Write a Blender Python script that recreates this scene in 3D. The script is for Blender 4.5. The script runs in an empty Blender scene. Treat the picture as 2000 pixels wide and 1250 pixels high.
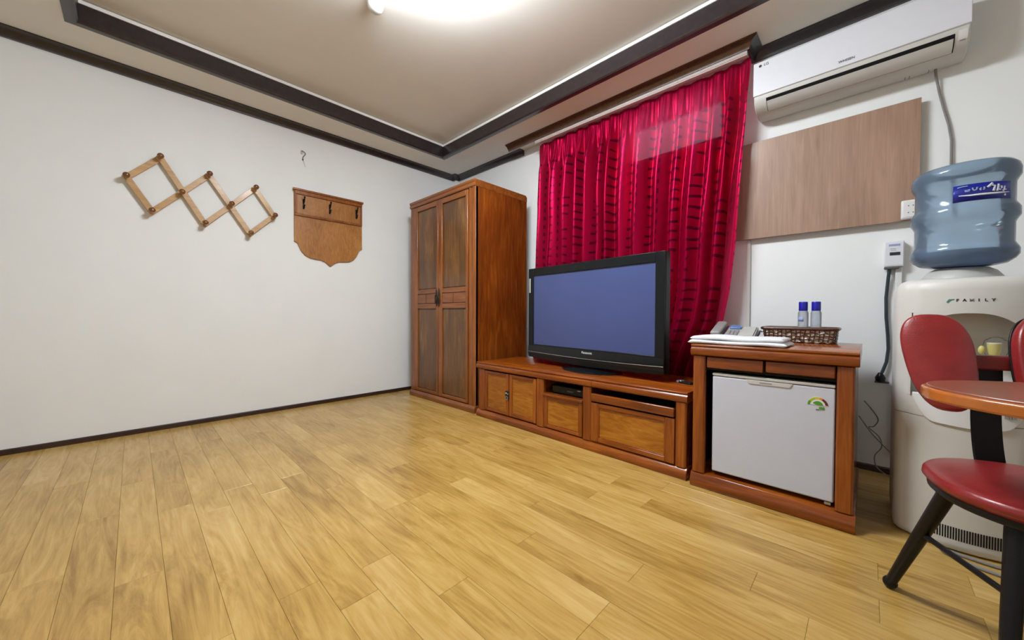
import bpy, bmesh, math, random
from mathutils import Vector, Matrix

random.seed(7)
scene = bpy.context.scene
COL = scene.collection
R = math.radians
sin, cos, pi = math.sin, math.cos, math.pi

# ------------------------------------------------------------------ camera
CAM_H = 0.85
YAW, PITCH, ROLL, FPX = 0.77040863, -0.01757226, 0.00308696, 717.22453
fw = Vector((-sin(YAW) * cos(PITCH), cos(YAW) * cos(PITCH), sin(PITCH)))
rt = Vector((cos(YAW), sin(YAW), 0))
up = rt.cross(fw)
r2 = rt * cos(ROLL) + up * sin(ROLL)
u2 = -rt * sin(ROLL) + up * cos(ROLL)
cd = bpy.data.cameras.new('camera')
cam = bpy.data.objects.new('camera', cd)
COL.objects.link(cam)
m = Matrix.Identity(4)
for i in range(3):
    m[i][0], m[i][1], m[i][2] = r2[i], u2[i], -fw[i]
m[2][3] = CAM_H
cam.matrix_world = m
cd.sensor_width = 36
cd.lens = FPX * 36 / 2000
cd.clip_start = 0.03
scene.camera = cam

# ------------------------------------------------------------------ world, exposure
w = bpy.data.worlds.new('sky')
scene.world = w
w.use_nodes = True
bg = w.node_tree.nodes['Background']
bg.inputs['Color'].default_value = (0.80, 0.88, 1.0, 1)
bg.inputs['Strength'].default_value = 6.0
LAMP_STRENGTH = 73.0
scene.view_settings.view_transform = 'Standard'
scene.view_settings.look = 'None'
scene.view_settings.exposure = 0.0
scene.view_settings.gamma = 1.0
scene.view_settings.use_curve_mapping = False

# ------------------------------------------------------------------ helpers
LX, BY, RX, FY = -3.67, 2.795, 1.5, -1.9        # wall planes
ZC, ZT = 2.515, 2.642                            # lower ceiling, tray ceiling


class MB:
    """collects geometry; build() links it as one mesh object"""
    def __init__(self):
        self.v, self.f, self.uv = [], [], None

    def add(self, vs, fs):
        n = len(self.v)
        self.v += [tuple(p) for p in vs]
        self.f += [tuple(i + n for i in q) for q in fs]
        return self

    def box(self, x0, x1, y0, y1, z0, z1):
        vs = [(x, y, z) for z in (z0, z1) for y in (y0, y1) for x in (x0, x1)]
        return self.add(vs, [(0, 2, 3, 1), (4, 5, 7, 6), (0, 1, 5, 4), (2, 6, 7, 3), (0, 4, 6, 2), (1, 3, 7, 5)])

    def prism(self, poly, a0, a1, axis='x'):
        """poly: 2D points; x: (y,z)  y: (x,z)  z: (x,y)"""
        n = len(poly)
        def P(q, a):
            return {'x': (a, q[0], q[1]), 'y': (q[0], a, q[1]), 'z': (q[0], q[1], a)}[axis]
        vs = [P(q, a0) for q in poly] + [P(q, a1) for q in poly]
        fs = [(i, (i + 1) % n, n + (i + 1) % n, n + i) for i in range(n)]
        fs += [tuple(range(n - 1, -1, -1)), tuple(range(n, 2 * n))]
        return self.add(vs, fs)

    def lathe(self, prof, c=(0, 0, 0), seg=32, capb=True, capt=True):
        n = len(self.v)
        k = len(prof)
        vs = [(c[0] + r * cos(2 * pi * j / seg), c[1] + r * sin(2 * pi * j / seg), c[2] + z) for r, z in prof for j in range(seg)]
        fs = []
        for i in range(k - 1):
            for j in range(seg):
                a, b = i * seg + j, i * seg + (j + 1) % seg
                fs.append((a, b, b + seg, a + seg))
        if capb: fs.append(tuple(range(seg - 1, -1, -1)))
        if capt: fs.append(tuple(range((k - 1) * seg, k * seg)))
        return self.add(vs, fs)

    def tube(self, pts, rad, seg=8, caps=True):
        pts = [Vector(p) for p in pts]
        n = len(pts)
        rads = rad if isinstance(rad, (list, tuple)) else [rad] * n
        vs = []
        prev = None
        for i, p in enumerate(pts):
            t = (pts[min(i + 1, n - 1)] - pts[max(i - 1, 0)]).normalized()
            if prev is None:
                a = Vector((0, 0, 1)) if abs(t.z) < .9 else Vector((1, 0, 0))
                u = t.cross(a).normalized()
            else:
                u = (prev - t * prev.dot(t)).normalized()
            prev = u
            v = t.cross(u)
            for j in range(seg):
                a = 2 * pi * j / seg
                vs.append(p + (u * cos(a) + v * sin(a)) * rads[i])
        fs = []
        for i in range(n - 1):
            for j in range(seg):
                a, b = i * seg + j, i * seg + (j + 1) % seg
                fs.append((a, b, b + seg, a + seg))
        if caps:
            fs.append(tuple(range(seg - 1, -1, -1)))
            fs.append(tuple(range((n - 1) * seg, n * seg)))
        return self.add(vs, fs)

    def bar(self, p0, p1, wdir, wid, thick):
        """flat bar from p0 to p1, wdir = direction of its width"""
        p0, p1 = Vector(p0), Vector(p1)
        t = (p1 - p0).normalized()
        wv = Vector(wdir)
        wv = (wv - t * wv.dot(t)).normalized()
        nv = t.cross(wv)
        vs = []
        for p in (p0, p1):
            for a, b in ((-1, -1), (1, -1), (1, 1), (-1, 1)):
                vs.append(p + wv * a * wid / 2 + nv * b * thick / 2)
        return self.add(vs, [(3, 2, 1, 0), (4, 5, 6, 7), (0, 1, 5, 4), (1, 2, 6, 5), (2, 3, 7, 6), (3, 0, 4, 7)])

    def ball(self, c, r, seg=14, rings=8, sc=(1, 1, 1)):
        prof = [(r * sin(pi * i / rings), -r * cos(pi * i / rings)) for i in range(rings + 1)]
        n = len(self.v)
        self.lathe([(max(a, 1e-5), b) for a, b in prof], (0, 0, 0), seg)
        for i in range(n, len(self.v)):
            q = self.v[i]
            self.v[i] = (c[0] + q[0] * sc[0], c[1] + q[1] * sc[1], c[2] + q[2] * sc[2])
        return self

    def build(self, name, mat, parent=None, bevel=0, seg=2, smooth=35, solid=0, sub=0):
        me = bpy.data.meshes.new(name)
        me.from_pydata(self.v, [], self.f)
        bm = bmesh.new()
        bm.from_mesh(me)
        bmesh.ops.recalc_face_normals(bm, faces=bm.faces)
        bm.to_mesh(me)
        bm.free()
        if self.uv:
            lay = me.uv_layers.new(name='UVMap')
            for lp in me.loops:
                lay.data[lp.index].uv = self.uv[lp.vertex_index]
        if smooth:
            me.shade_smooth()
            me.set_sharp_from_angle(angle=R(smooth))
        return link(name, me, mat, parent, bevel, seg, solid, sub)


def link(name, me, mat, parent=None, bevel=0, seg=2, solid=0, sub=0):
    o = bpy.data.objects.new(name, me)
    COL.objects.link(o)
    if mat and not me.materials:
        me.materials.append(mat)
    o.parent = parent
    if solid:
        md = o.modifiers.new('solid', 'SOLIDIFY'); md.thickness = solid; md.offset = 0
    if sub:
        md = o.modifiers.new('sub', 'SUBSURF'); md.levels = sub; md.render_levels = sub
    if bevel:
        md = o.modifiers.new('bevel', 'BEVEL'); md.width = bevel; md.segments = seg
        md.limit_method = 'ANGLE'; md.angle_limit = R(40)
    return o


def empty(name, loc=(0, 0, 0), rz=0):
    o = bpy.data.objects.new(name, None)
    COL.objects.link(o)
    o.location = loc
    o.rotation_euler = (0, 0, rz)
    o.empty_display_size = .1
    return o


def tag(o, label, cat, group=None):
    o['label'] = label
    o['category'] = cat
    if group: o['group'] = group
    return o


def struct(o, label=None):
    o['kind'] = 'structure'
    if label: o['label'] = label
    return o


def B(name, mat, parent, x0, x1, y0, y1, z0, z1, bevel=.002, seg=2):
    return MB().box(x0, x1, y0, y1, z0, z1).build(name, mat, parent, bevel, seg)


def text_mesh(name, body, size, mat, parent, origin, xdir, ydir, extrude=.0004, width=None, offset=0):
    cu = bpy.data.curves.new(name, 'FONT')
    cu.body = body
    cu.size = size
    cu.extrude = extrude
    cu.offset = offset
    cu.align_x = 'CENTER'
    cu.align_y = 'CENTER'
    tmp = bpy.data.objects.new(name + '_tmp', cu)
    COL.objects.link(tmp)
    bpy.context.view_layer.update()
    dg = bpy.context.evaluated_depsgraph_get()
    me = bpy.data.meshes.new_from_object(tmp.evaluated_get(dg))
    bpy.data.objects.remove(tmp)
    bpy.data.curves.remove(cu)
    xs = [v.co.x for v in me.vertices]
    s = 1
    if width and xs:
        s = width / max(1e-6, max(xs) - min(xs))
    X, Y = Vector(xdir).normalized(), Vector(ydir).normalized()
    Z = X.cross(Y)
    o = Vector(origin)
    for v in me.vertices:
        c = v.co.copy()
        v.co = o + X * c.x * s + Y * c.y * (s if width else 1) + Z * c.z
    me.name = name
    me.materials.clear()
    return link(name, me, mat, parent)


# ------------------------------------------------------------------ materials
def newmat(name):
    mt = bpy.data.materials.new(name)
    mt.use_nodes = True
    nt = mt.node_tree
    p = nt.nodes['Principled BSDF']
    return mt, nt, p


def N(nt, kind, **kw):
    n = nt.nodes.new(kind)
    for k, v in kw.items():
        if k in n.inputs: n.inputs[k].default_value = v
        else: setattr(n, k, v)
    return n


def ramp(nt, fac, stops):
    r = nt.nodes.new('ShaderNodeValToRGB')
    els = r.color_ramp.elements
    while len(els) > 1: els.remove(els[-1])
    els[0].position, els[0].color = stops[0][0], (*stops[0][1], 1)
    for p, c in stops[1:]:
        e = els.new(p); e.color = (*c, 1)
    nt.links.new(fac, r.inputs['Fac'])
    return r.outputs['Color']


def simple(name, col, rough=.5, spec=.5, metal=0, coat=0, vary=.06, scale=18, bump=0, bscale=200):
    mt, nt, p = newmat(name)
    tc = N(nt, 'ShaderNodeTexCoord')
    nz = N(nt, 'ShaderNodeTexNoise', Scale=scale, Detail=4.0)
    nt.links.new(tc.outputs['Object'], nz.inputs['Vector'])
    c = ramp(nt, nz.outputs['Fac'], [(.3, tuple(x * (1 - vary) for x in col)), (.7, tuple(min(1, x * (1 + vary)) for x in col))])
    nt.links.new(c, p.inputs['Base Color'])
    p.inputs['Roughness'].default_value = rough
    p.inputs['Specular IOR Level'].default_value = spec
    p.inputs['Metallic'].default_value = metal
    p.inputs['Coat Weight'].default_value = coat
    p.inputs['Coat Roughness'].default_value = .08
    if bump:
        n2 = N(nt, 'ShaderNodeTexNoise', Scale=bscale, Detail=2.0)
        nt.links.new(tc.outputs['Object'], n2.inputs['Vector'])
        b = N(nt, 'ShaderNodeBump', Strength=bump, Distance=.002)
        nt.links.new(n2.outputs['Fac'], b.inputs['Height'])
        nt.links.new(b.outputs['Normal'], p.inputs['Normal'])
    return mt


def wood(name, dark, mid, light, axis='z', rough=.32, coat=.35, scale=1.0, figure=.5, per_object=0, stretch=14, seed=0, spread=.19):
    """grain along axis; figure = cathedral waviness"""
    mt, nt, p = newmat(name)
    L = nt.links.new
    tc = N(nt, 'ShaderNodeTexCoord')
    vec = tc.outputs['Object']
    oi = N(nt, 'ShaderNodeObjectInfo')
    if per_object:
        mul = N(nt, 'ShaderNodeVectorMath', operation='SCALE')
        mul.inputs[0].default_value = (37.0, 53.0, 29.0)
        L(oi.outputs['Random'], mul.inputs['Scale'])
        add = N(nt, 'ShaderNodeVectorMath', operation='ADD')
        L(vec, add.inputs[0]); L(mul.outputs[0], add.inputs[1])
        vec = add.outputs[0]
    mp = N(nt, 'ShaderNodeMapping')
    s = [scale * stretch] * 3
    s['xyz'.index(axis)] = scale
    mp.inputs['Scale'].default_value = s
    mp.inputs['Location'].default_value = (seed, seed * 1.7, seed * 2.3)
    L(vec, mp.inputs['Vector'])
    n1 = N(nt, 'ShaderNodeTexNoise', Scale=2.2, Detail=6.0, Roughness=.6, Distortion=figure * 2)
    L(mp.outputs[0], n1.inputs['Vector'])
    mp2 = N(nt, 'ShaderNodeMapping')
    s2 = [scale * stretch * 7] * 3
    s2['xyz'.index(axis)] = scale * 3
    mp2.inputs['Scale'].default_value = s2
    L(vec, mp2.inputs['Vector'])
    n2 = N(nt, 'ShaderNodeTexNoise', Scale=2.0, Detail=3.0, Roughness=.5)
    L(mp2.outputs[0], n2.inputs['Vector'])
    mp3 = N(nt, 'ShaderNodeMapping')
    s3 = [scale * stretch * .22] * 3
    s3['xyz'.index(axis)] = scale * .9
    mp3.inputs['Scale'].default_value = s3
    L(vec, mp3.inputs['Vector'])
    n3 = N(nt, 'ShaderNodeTexNoise', Scale=1.6, Detail=3.0, Distortion=.6)
    L(mp3.outputs[0], n3.inputs['Vector'])
    a = N(nt, 'ShaderNodeMath', operation='MULTIPLY_ADD'); a.inputs[1].default_value = .45; a.inputs[2].default_value = 0
    L(n1.outputs['Fac'], a.inputs[0])
    b = N(nt, 'ShaderNodeMath', operation='MULTIPLY_ADD'); b.inputs[1].default_value = .14
    L(n2.outputs['Fac'], b.inputs[0]); L(a.outputs[0], b.inputs[2])
    c = N(nt, 'ShaderNodeMath', operation='MULTIPLY_ADD'); c.inputs[1].default_value = .41
    L(n3.outputs['Fac'], c.inputs[0]); L(b.outputs[0], c.inputs[2])
    out = c.outputs[0]
    if per_object:
        d = N(nt, 'ShaderNodeMath', operation='MULTIPLY_ADD'); d.inputs[1].default_value = per_object; d.inputs[2].default_value = -per_object / 2
        L(oi.outputs['Random'], d.inputs[0])
        e = N(nt, 'ShaderNodeMath', operation='ADD')
        L(out, e.inputs[0]); L(d.outputs[0], e.inputs[1])
        out = e.outputs[0]
    col = ramp(nt, out, [(.5 - spread, dark), (.5, mid), (.5 + spread, light)])
    L(col, p.inputs['Base Color'])
    p.inputs['Roughness'].default_value = rough
    p.inputs['Coat Weight'].default_value = coat
    p.inputs['Coat Roughness'].default_value = .12
    bp = N(nt, 'ShaderNodeBump', Strength=.06, Distance=.001)
    L(n2.outputs['Fac'], bp.inputs['Height']); L(bp.outputs['Normal'], p.inputs['Normal'])
    return mt


M = {}
M['wall'] = simple('wallpaper', (.86, .875, .875), .6, .3, vary=.015, scale=3, bump=.08, bscale=350)
M['ceil'] = simple('ceiling_paper', (.83, .81, .765), .75, .2, vary=.02, scale=3, bump=.05, bscale=300)
M['trim'] = simple('dark_trim', (.028, .020, .022), .35, .5, coat=.3, vary=.25, scale=30)
M['valance'] = simple('brown_trim', (.075, .032, .018), .32, .5, coat=.4, vary=.25, scale=30)
M['strip'] = simple('white_strip', (.93, .93, .93), .4, vary=.01)
M['base'] = simple('baseboard_brown', (.030, .012, .010), .3, .5, coat=.3, vary=.25, scale=20)
M['plank'] = wood('floor_wood', (.28, .150, .028), (.475, .285, .072), (.60, .40, .140), 'x', .27, .06, .8, 1.6, per_object=.06, stretch=8, spread=.16)
M['subfloor'] = simple('subfloor', (.12, .07, .03), .8)
ORD, ORM, ORL = (.080, .014, .0015), (.235, .052, .004), (.40, .115, .011)
M['wv'] = wood('cherry_vertical', ORD, ORM, ORL, 'z', .22, .12, 1.0, .6, seed=1)
M['wh'] = wood('cherry_horizontal', ORD, ORM, ORL, 'x', .20, .15, 1.0, .6, seed=2)
M['wy'] = wood('cherry_deep', ORD, ORM, ORL, 'y', .20, .15, 1.0, .6, seed=3)
M['wside'] = wood('wardrobe_side', (.060, .011, .002), (.18, .042, .005), (.33, .098, .012), 'z', .22, .15, .8, .8, stretch=8, seed=4)
M['wpanel'] = wood('wardrobe_panel', (.055, .020, .005), (.125, .052, .013), (.28, .130, .034), 'z', .38, .2, 1.2, 1.0, stretch=16, seed=5)
M['wframe'] = wood('wardrobe_frame', (.115, .030, .006), (.235, .070, .013), (.35, .120, .026), 'z', .26, .12, 1.0, .4, seed=6)
M['wframeh'] = wood('wardrobe_rail', (.115, .030, .006), (.235, .070, .013), (.35, .120, .026), 'x', .26, .12, 1.0, .4, seed=7)
M['tpanel'] = wood('stand_panel', (.16, .042, .003), (.33, .108, .007), (.50, .20, .018), 'x', .24, .12, 1.6, 1.6, stretch=5, seed=8)
M['shield'] = wood('shield_board', (.20, .070, .013), (.38, .155, .035), (.52, .26, .070), 'z', .35, .3, 2.2, 2.2, stretch=4, seed=9)
M['pegwood'] = wood('pine_slat', (.36, .185, .062), (.53, .31, .13), (.64, .43, .22), 'y', .4, .2, 2.0, .5, seed=10)
M['pegdark'] = simple('peg_brown', (.17, .062, .016), .3, .5, coat=.4, vary=.2)
M['laminate'] = wood('laminate_walnut', (.23, .130, .085), (.33, .200, .135), (.43, .275, .195), 'z', .45, .1, 1.1, .5, stretch=14, seed=11)
M['black'] = simple('black_plastic', (.008, .009, .010), .30, .22, vary=.1)
M['gloss'] = simple('gloss_black', (.005, .006, .007), .12, .35, coat=.0, vary=.1)
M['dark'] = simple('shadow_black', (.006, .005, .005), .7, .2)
M['metal'] = simple('dark_bronze', (.055, .045, .038), .35, .5, .8, vary=.3, scale=60)
M['steel'] = simple('steel', (.45, .45, .45), .3, .5, .9)
M['white'] = simple('white_plastic', (.78, .78, .78), .35, .5, vary=.015)
M['offwhite'] = simple('offwhite_plastic', (.66, .645, .61), .38, .5, vary=.015)
M['acbody'] = simple('ac_body', (.62, .61, .58), .4, .5, vary=.015)
M['acpanel'] = simple('ac_panel', (.76, .77, .83), .3, .5, vary=.01)
M['fridge'] = simple('fridge_door', (.58, .605, .70), .35, .5, vary=.015)
M['fridgetop'] = simple('fridge_cap', (.55, .54, .52), .4, .5, vary=.02)
M['grey'] = simple('grey_plastic', (.27, .255, .25), .45, vary=.05)
M['lgrey'] = simple('light_grey_plastic', (.46, .46, .43), .45, vary=.06)
M['dgrey'] = simple('dark_grey', (.10, .10, .10), .4)
M['towel'] = simple('towel_cotton', (.76, .77, .80), .95, .1, vary=.06, scale=60, bump=.5, bscale=500)
M['red'] = simple('red_vinyl', (.235, .014, .015), .34, .5, coat=.15, vary=.12, scale=25, bump=.25, bscale=260)
M['redpipe'] = simple('red_bar', (.19, .012, .012), .35, .5, vary=.1)
M['frame'] = simple('black_steel', (.006, .006, .007), .38, .25, coat=.0, vary=.2, scale=80)
M['table'] = simple('table_top', (.26, .082, .045), .30, .5, coat=.2, vary=.08, scale=10)
M['tedge'] = simple('table_edge', (.44, .125, .018), .25, .5, coat=.5, vary=.1)
M['cord'] = simple('dark_cord', (.020, .032, .042), .45)
M['cordgrey'] = simple('grey_cord', (.22, .21, .20), .45)
M['bluecap'] = simple('blue_cap', (.008, .010, .34), .3, coat=.2)
M['labelblue'] = simple('label_blue', (.008, .016, .27), .35, coat=.2)
M['ink'] = simple('white_ink', (.80, .85, .92), .5, vary=.02)
M['inkdim'] = simple('pale_blue_ink', (.30, .38, .62), .5)
M['inkblack'] = simple('black_ink', (.02, .02, .025), .5)
M['inkgrey'] = simple('grey_ink', (.25, .25, .29), .5)
M['inkteal'] = simple('teal_ink', (.05, .26, .22), .5)
M['green'] = simple('label_green', (.07, .30, .03), .4)
M['lime'] = simple('label_lime', (.36, .45, .03), .4)
M['yellow'] = simple('label_yellow', (.70, .50, .04), .4)
M['orange'] = simple('label_orange', (.70, .25, .03), .4)
M['maroon'] = simple('label_maroon', (.13, .02, .012), .4)
M['cupyellow'] = simple('pale_yellow', (.70, .62, .20), .4)
M['wicker'] = simple('wicker', (.065, .016, .005), .4, coat=.3, vary=.35, scale=90)
M['liner'] = simple('basket_liner', (.80, .70, .55), .8)
M['lcd'] = simple('phone_lcd', (.10, .20, .45), .15, coat=.5)
M['silver'] = simple('silver', (.55, .58, .62), .25, metal=.8)
M['railm'] = simple('rail_white', (.55, .47, .45), .35)
M['window'] = simple('window_frame', (.60, .60, .60), .4)
M['darkpane'] = simple('blinded_pane', (.03, .02, .02), .3)


def screen_mat():
    mt, nt, p = newmat('tv_screen')
    tc = N(nt, 'ShaderNodeTexCoord')
    nz = N(nt, 'ShaderNodeTexNoise', Scale=1.5, Detail=2.0)
    nt.links.new(tc.outputs['Object'], nz.inputs['Vector'])
    c = ramp(nt, nz.outputs['Fac'], [(.3, (.052, .070, .19)), (.7, (.062, .082, .215))])
    nt.links.new(c, p.inputs['Base Color'])
    p.inputs['Roughness'].default_value = .22
    p.inputs['Specular IOR Level'].default_value = .35
    return mt


M['screen'] = screen_mat()


def glassy(name, tint, diff, t_transp=.5, rough=.12, ior=1.4):
    mt, nt, p = newmat(name)
    L = nt.links.new
    nt.nodes.remove(p)
    out = nt.nodes['Material Output']
    tr = N(nt, 'ShaderNodeBsdfTransparent'); tr.inputs['Color'].default_value = (*tint, 1)
    tc = N(nt, 'ShaderNodeTexCoord')
    nz = N(nt, 'ShaderNodeTexNoise', Scale=9.0, Detail=3.0)
    L(tc.outputs['Object'], nz.inputs['Vector'])
    c = ramp(nt, nz.outputs['Fac'], [(.3, tuple(x * .85 for x in diff)), (.7, diff)])
    df = N(nt, 'ShaderNodeBsdfDiffuse'); L(c, df.inputs['Color'])
    tl = N(nt, 'ShaderNodeBsdfTranslucent'); L(c, tl.inputs['Color'])
    m1 = N(nt, 'ShaderNodeMixShader'); m1.inputs[0].default_value = .5
    L(df.outputs[0], m1.inputs[1]); L(tl.outputs[0], m1.inputs[2])
    m2 = N(nt, 'ShaderNodeMixShader'); m2.inputs[0].default_value = t_transp
    L(m1.outputs[0], m2.inputs[1]); L(tr.outputs[0], m2.inputs[2])
    gl = N(nt, 'ShaderNodeBsdfGlossy', Roughness=rough)
    fr = N(nt, 'ShaderNodeFresnel', IOR=ior)
    m3 = N(nt, 'ShaderNodeMixShader')
    L(fr.outputs[0], m3.inputs[0]); L(m2.outputs[0], m3.inputs[1]); L(gl.outputs[0], m3.inputs[2])
    L(m3.outputs[0], out.inputs['Surface'])
    return mt


M['bottle'] = glassy('blue_polycarbonate', (.80, .90, .98), (.42, .60, .80), .55, .10)
M['water'] = glassy('water', (.10, .35, .75), (.01, .08, .30), .30, .05)
M['frost'] = glassy('frosted_bottle', (.95, .97, 1.0), (.82, .86, .95), .40, .2)
M['clear'] = glassy('clear_plastic', (.97, .97, .95), (.75, .75, .7), .88, .15, 1.08)
M['pane'] = glassy('window_glass', (.95, .98, 1.0), (.8, .85, .9), .9, .02)


def curtain_mat():
    mt, nt, p = newmat('crimson_satin')
    L = nt.links.new
    uv = N(nt, 'ShaderNodeUVMap'); uv.uv_map = 'UVMap'
    sep = N(nt, 'ShaderNodeSeparateXYZ'); L(uv.outputs[0], sep.inputs[0])

    def mth(op, a, b=None):
        n = N(nt, 'ShaderNodeMath', operation=op)
        for i, x in enumerate((a, b)):
            if x is None: continue
            if isinstance(x, (int, float)): n.inputs[i].default_value = x
            else: L(x, n.inputs[i])
        return n.outputs[0]
    u, v = sep.outputs[0], sep.outputs[1]
    nz = N(nt, 'ShaderNodeTexNoise', Scale=7.0, Detail=2.0); L(uv.outputs[0], nz.inputs['Vector'])
    jit = mth('MULTIPLY', mth('SUBTRACT', nz.outputs['Fac'], .5), .05)
    colf = mth('FRACT', mth('DIVIDE', u, .235))
    colm = mth('LESS_THAN', colf, .50)
    rowf = mth('FRACT', mth('DIVIDE', mth('ADD', v, jit), .072))
    rowm = mth('LESS_THAN', rowf, .25)
    nz2 = N(nt, 'ShaderNodeTexNoise', Scale=3.0, Detail=1.0); L(uv.outputs[0], nz2.inputs['Vector'])
    pat = mth('GREATER_THAN', nz2.outputs['Fac'], .40)
    below = mth('LESS_THAN', v, 2.28)
    mask = mth('MULTIPLY', mth('MULTIPLY', colm, rowm), mth('MULTIPLY', pat, below))
    thinc = mth('LESS_THAN', mth('ABSOLUTE', mth('SUBTRACT', colf, .68)), .03)
    thinr = mth('LESS_THAN', rowf, .45)
    mask = mth('MAXIMUM', mask, mth('MULTIPLY', mth('MULTIPLY', thinc, thinr), below))
    mask = mth('MULTIPLY', mask, .85)
    mix = N(nt, 'ShaderNodeMix', data_type='RGBA')
    L(mask, mix.inputs['Factor'])
    mix.inputs['A'].default_value = (.42, .002, .042, 1)
    mix.inputs['B'].default_value = (.035, .004, .022, 1)
    L(mix.outputs['Result'], p.inputs['Base Color'])
    p.inputs['Roughness'].default_value = .36
    p.inputs['Metallic'].default_value = .55
    p.inputs['Specular IOR Level'].default_value = .6
    p.inputs['Specular Tint'].default_value = (1, .12, .28, 1)
    p.inputs['Sheen Weight'].default_value = .0
    p.inputs['Sheen Tint'].default_value = (1, .15, .35, 1)
    tl = N(nt, 'ShaderNodeBsdfTranslucent')
    tl.inputs['Color'].default_value = (.75, .10, .22, 1)
    ms = N(nt, 'ShaderNodeMixShader'); ms.inputs[0].default_value = .2
    L(p.outputs[0], ms.inputs[1]); L(tl.outputs[0], ms.inputs[2])
    tr = N(nt, 'ShaderNodeBsdfTransparent'); tr.inputs['Color'].default_value = (1, .75, .85, 1)
    ms2 = N(nt, 'ShaderNodeMixShader'); ms2.inputs[0].default_value = .018
    L(ms.outputs[0], ms2.inputs[1]); L(tr.outputs[0], ms2.inputs[2])
    L(ms2.outputs[0], nt.nodes['Material Output'].inputs['Surface'])
    return mt


M['curtain'] = curtain_mat()
lm, nt_, p_ = newmat('lamp_diffuser')
p_.inputs['Base Color'].default_value = (.9, .9, .9, 1)
p_.inputs['Emission Color'].default_value = (.88, .95, 1.0, 1)
p_.inputs['Emission Strength'].default_value = LAMP_STRENGTH
M['lamp'] = lm

# ------------------------------------------------------------------ room shell
T = .12
fl = MB().box(LX - T, RX + T, FY - T, BY + T, -.10, -.010).build('floor', M['subfloor'], None, smooth=0)
struct(fl, 'light oak coloured plank floor')
# planks, laid along x
PW, PL = .1135, .95
row0 = int(math.floor((FY + .051) / PW))
known = {-2: -1.86, -1: -2.26, 0: -1.66, 3: -1.24, 4: -1.07, 5: -1.20}
meshes = {}


def plank_mesh(length, wid):
    key = (round(length, 3), round(wid, 3))
    if key not in meshes:
        g = .0003
        b = .0006
        x0, x1, y0, y1 = g, length - g, g, wid - g
        mb = MB()
        lo = [(x0, y0, -.010), (x1, y0, -.010), (x1, y1, -.010), (x0, y1, -.010)]
        mi = [(a, c, -b) for a, c, _ in lo]
        hi = [(x0 + b, y0 + b, 0), (x1 - b, y0 + b, 0), (x1 - b, y1 - b, 0), (x0 + b, y1 - b, 0)]
        mb.add(lo + mi + hi, [(i, (i + 1) % 4, 4 + (i + 1) % 4, 4 + i) for i in range(4)] +
               [(4 + i, 4 + (i + 1) % 4, 8 + (i + 1) % 4, 8 + i) for i in range(4)] + [(8, 9, 10, 11)])
        me = bpy.data.meshes.new('plank')
        me.from_pydata(mb.v, [], mb.f)
        me.materials.append(M['plank'])
        meshes[key] = me
    return meshes[key]


rr = random.Random(3)
k = row0
while True:
    y0 = -.051 + k * PW
    y1 = min(y0 + PW, BY)
    y0 = max(y0, FY)
    if y0 >= BY - .01: break
    off = known.get(k, LX + rr.choice([.12, .3, .45, .6, .75, .9]) * PL)
    while off > LX: off -= PL
    x = off
    while x < RX - .02:
        a, b = max(x, LX), min(x + PL, RX)
        if b - a > .02:
            o = bpy.data.objects.new('plank', plank_mesh(b - a, y1 - y0))
            COL.objects.link(o)
            o.parent = fl
            o.location = (a, y0, 0)
        x += PL
    k += 1

struct(MB().box(LX - T, LX, FY - T, BY + T, -.10, ZC + .3).build('wall_left', M['wall'], smooth=0), 'white papered wall on the side of the wooden hook racks')
struct(MB().box(RX, RX + T, FY - T, BY + T, -.10, ZC + .3).build('wall_right', M['wall'], smooth=0))
struct(MB().box(LX, RX, FY - T, FY, -.10, ZC + .3).build('wall_front', M['wall'], smooth=0))
# back wall with a window opening behind the curtain
WX0, WX1, WZ0, WZ1 = -1.42, -.70, 1.15, 2.36
wb = MB()
wb.box(LX, WX0, BY, BY + T, -.10, ZC + .3).box(WX1, RX, BY, BY + T, -.10, ZC + .3)
wb.box(WX0, WX1, BY, BY + T, -.10, WZ0).box(WX0, WX1, BY, BY + T, WZ1, ZC + .3)
struct(wb.build('wall_back', M['wall'], smooth=0), 'white papered wall behind the furniture')
struct(MB().box(LX, LX + .05, BY - .05, BY, 0, ZC).build('trim_9', M['wall']), 'narrow white chase in the room corner')
# window
wn = MB()
for (a, b, c, d) in ((WX0, WX0 + .04, WZ0, WZ1), (WX1 - .04, WX1, WZ0, WZ1), (WX0, WX1, WZ0, WZ0 + .04), (WX0, WX1, WZ1 - .04, WZ1), (WX0, WX1, 2.03, 2.07)):
    wn.box(a, b, BY + .02, BY + .08, c, d)
wo = struct(wn.build('window_1', M['window'], None, .002), 'light framed window behind the red curtain')
MB().box(WX0 + .04, WX1 - .04, BY + .045, BY + .05, 2.07, WZ1 - .04).build('pane', M['pane'], wo)
MB().box(WX0 + .04, WX1 - .04, BY + .045, BY + .05, WZ0 + .04, 2.03).build('pane', M['darkpane'], wo)

# ceiling with recessed tray
TX0, TX1, TY0, TY1 = -3.262, .30, -.205, 2.305
FW = .052                                      # flange of the tray trim
ce = MB()
ce.box(LX, TX0, FY, BY, ZC, ZC + .02).box(TX1, RX, FY, BY, ZC, ZC + .02)
ce.box(TX0, TX1, FY, TY0, ZC, ZC + .02).box(TX0, TX1, TY1, BY, ZC, ZC + .02)
ce.box(TX0 - .05, TX1 + .05, TY0 - .05, TY1 + .05, ZT, ZT + .02)
struct(ce.build('ceiling', M['ceil'], smooth=0), 'cream ceiling with a recessed tray')


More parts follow.
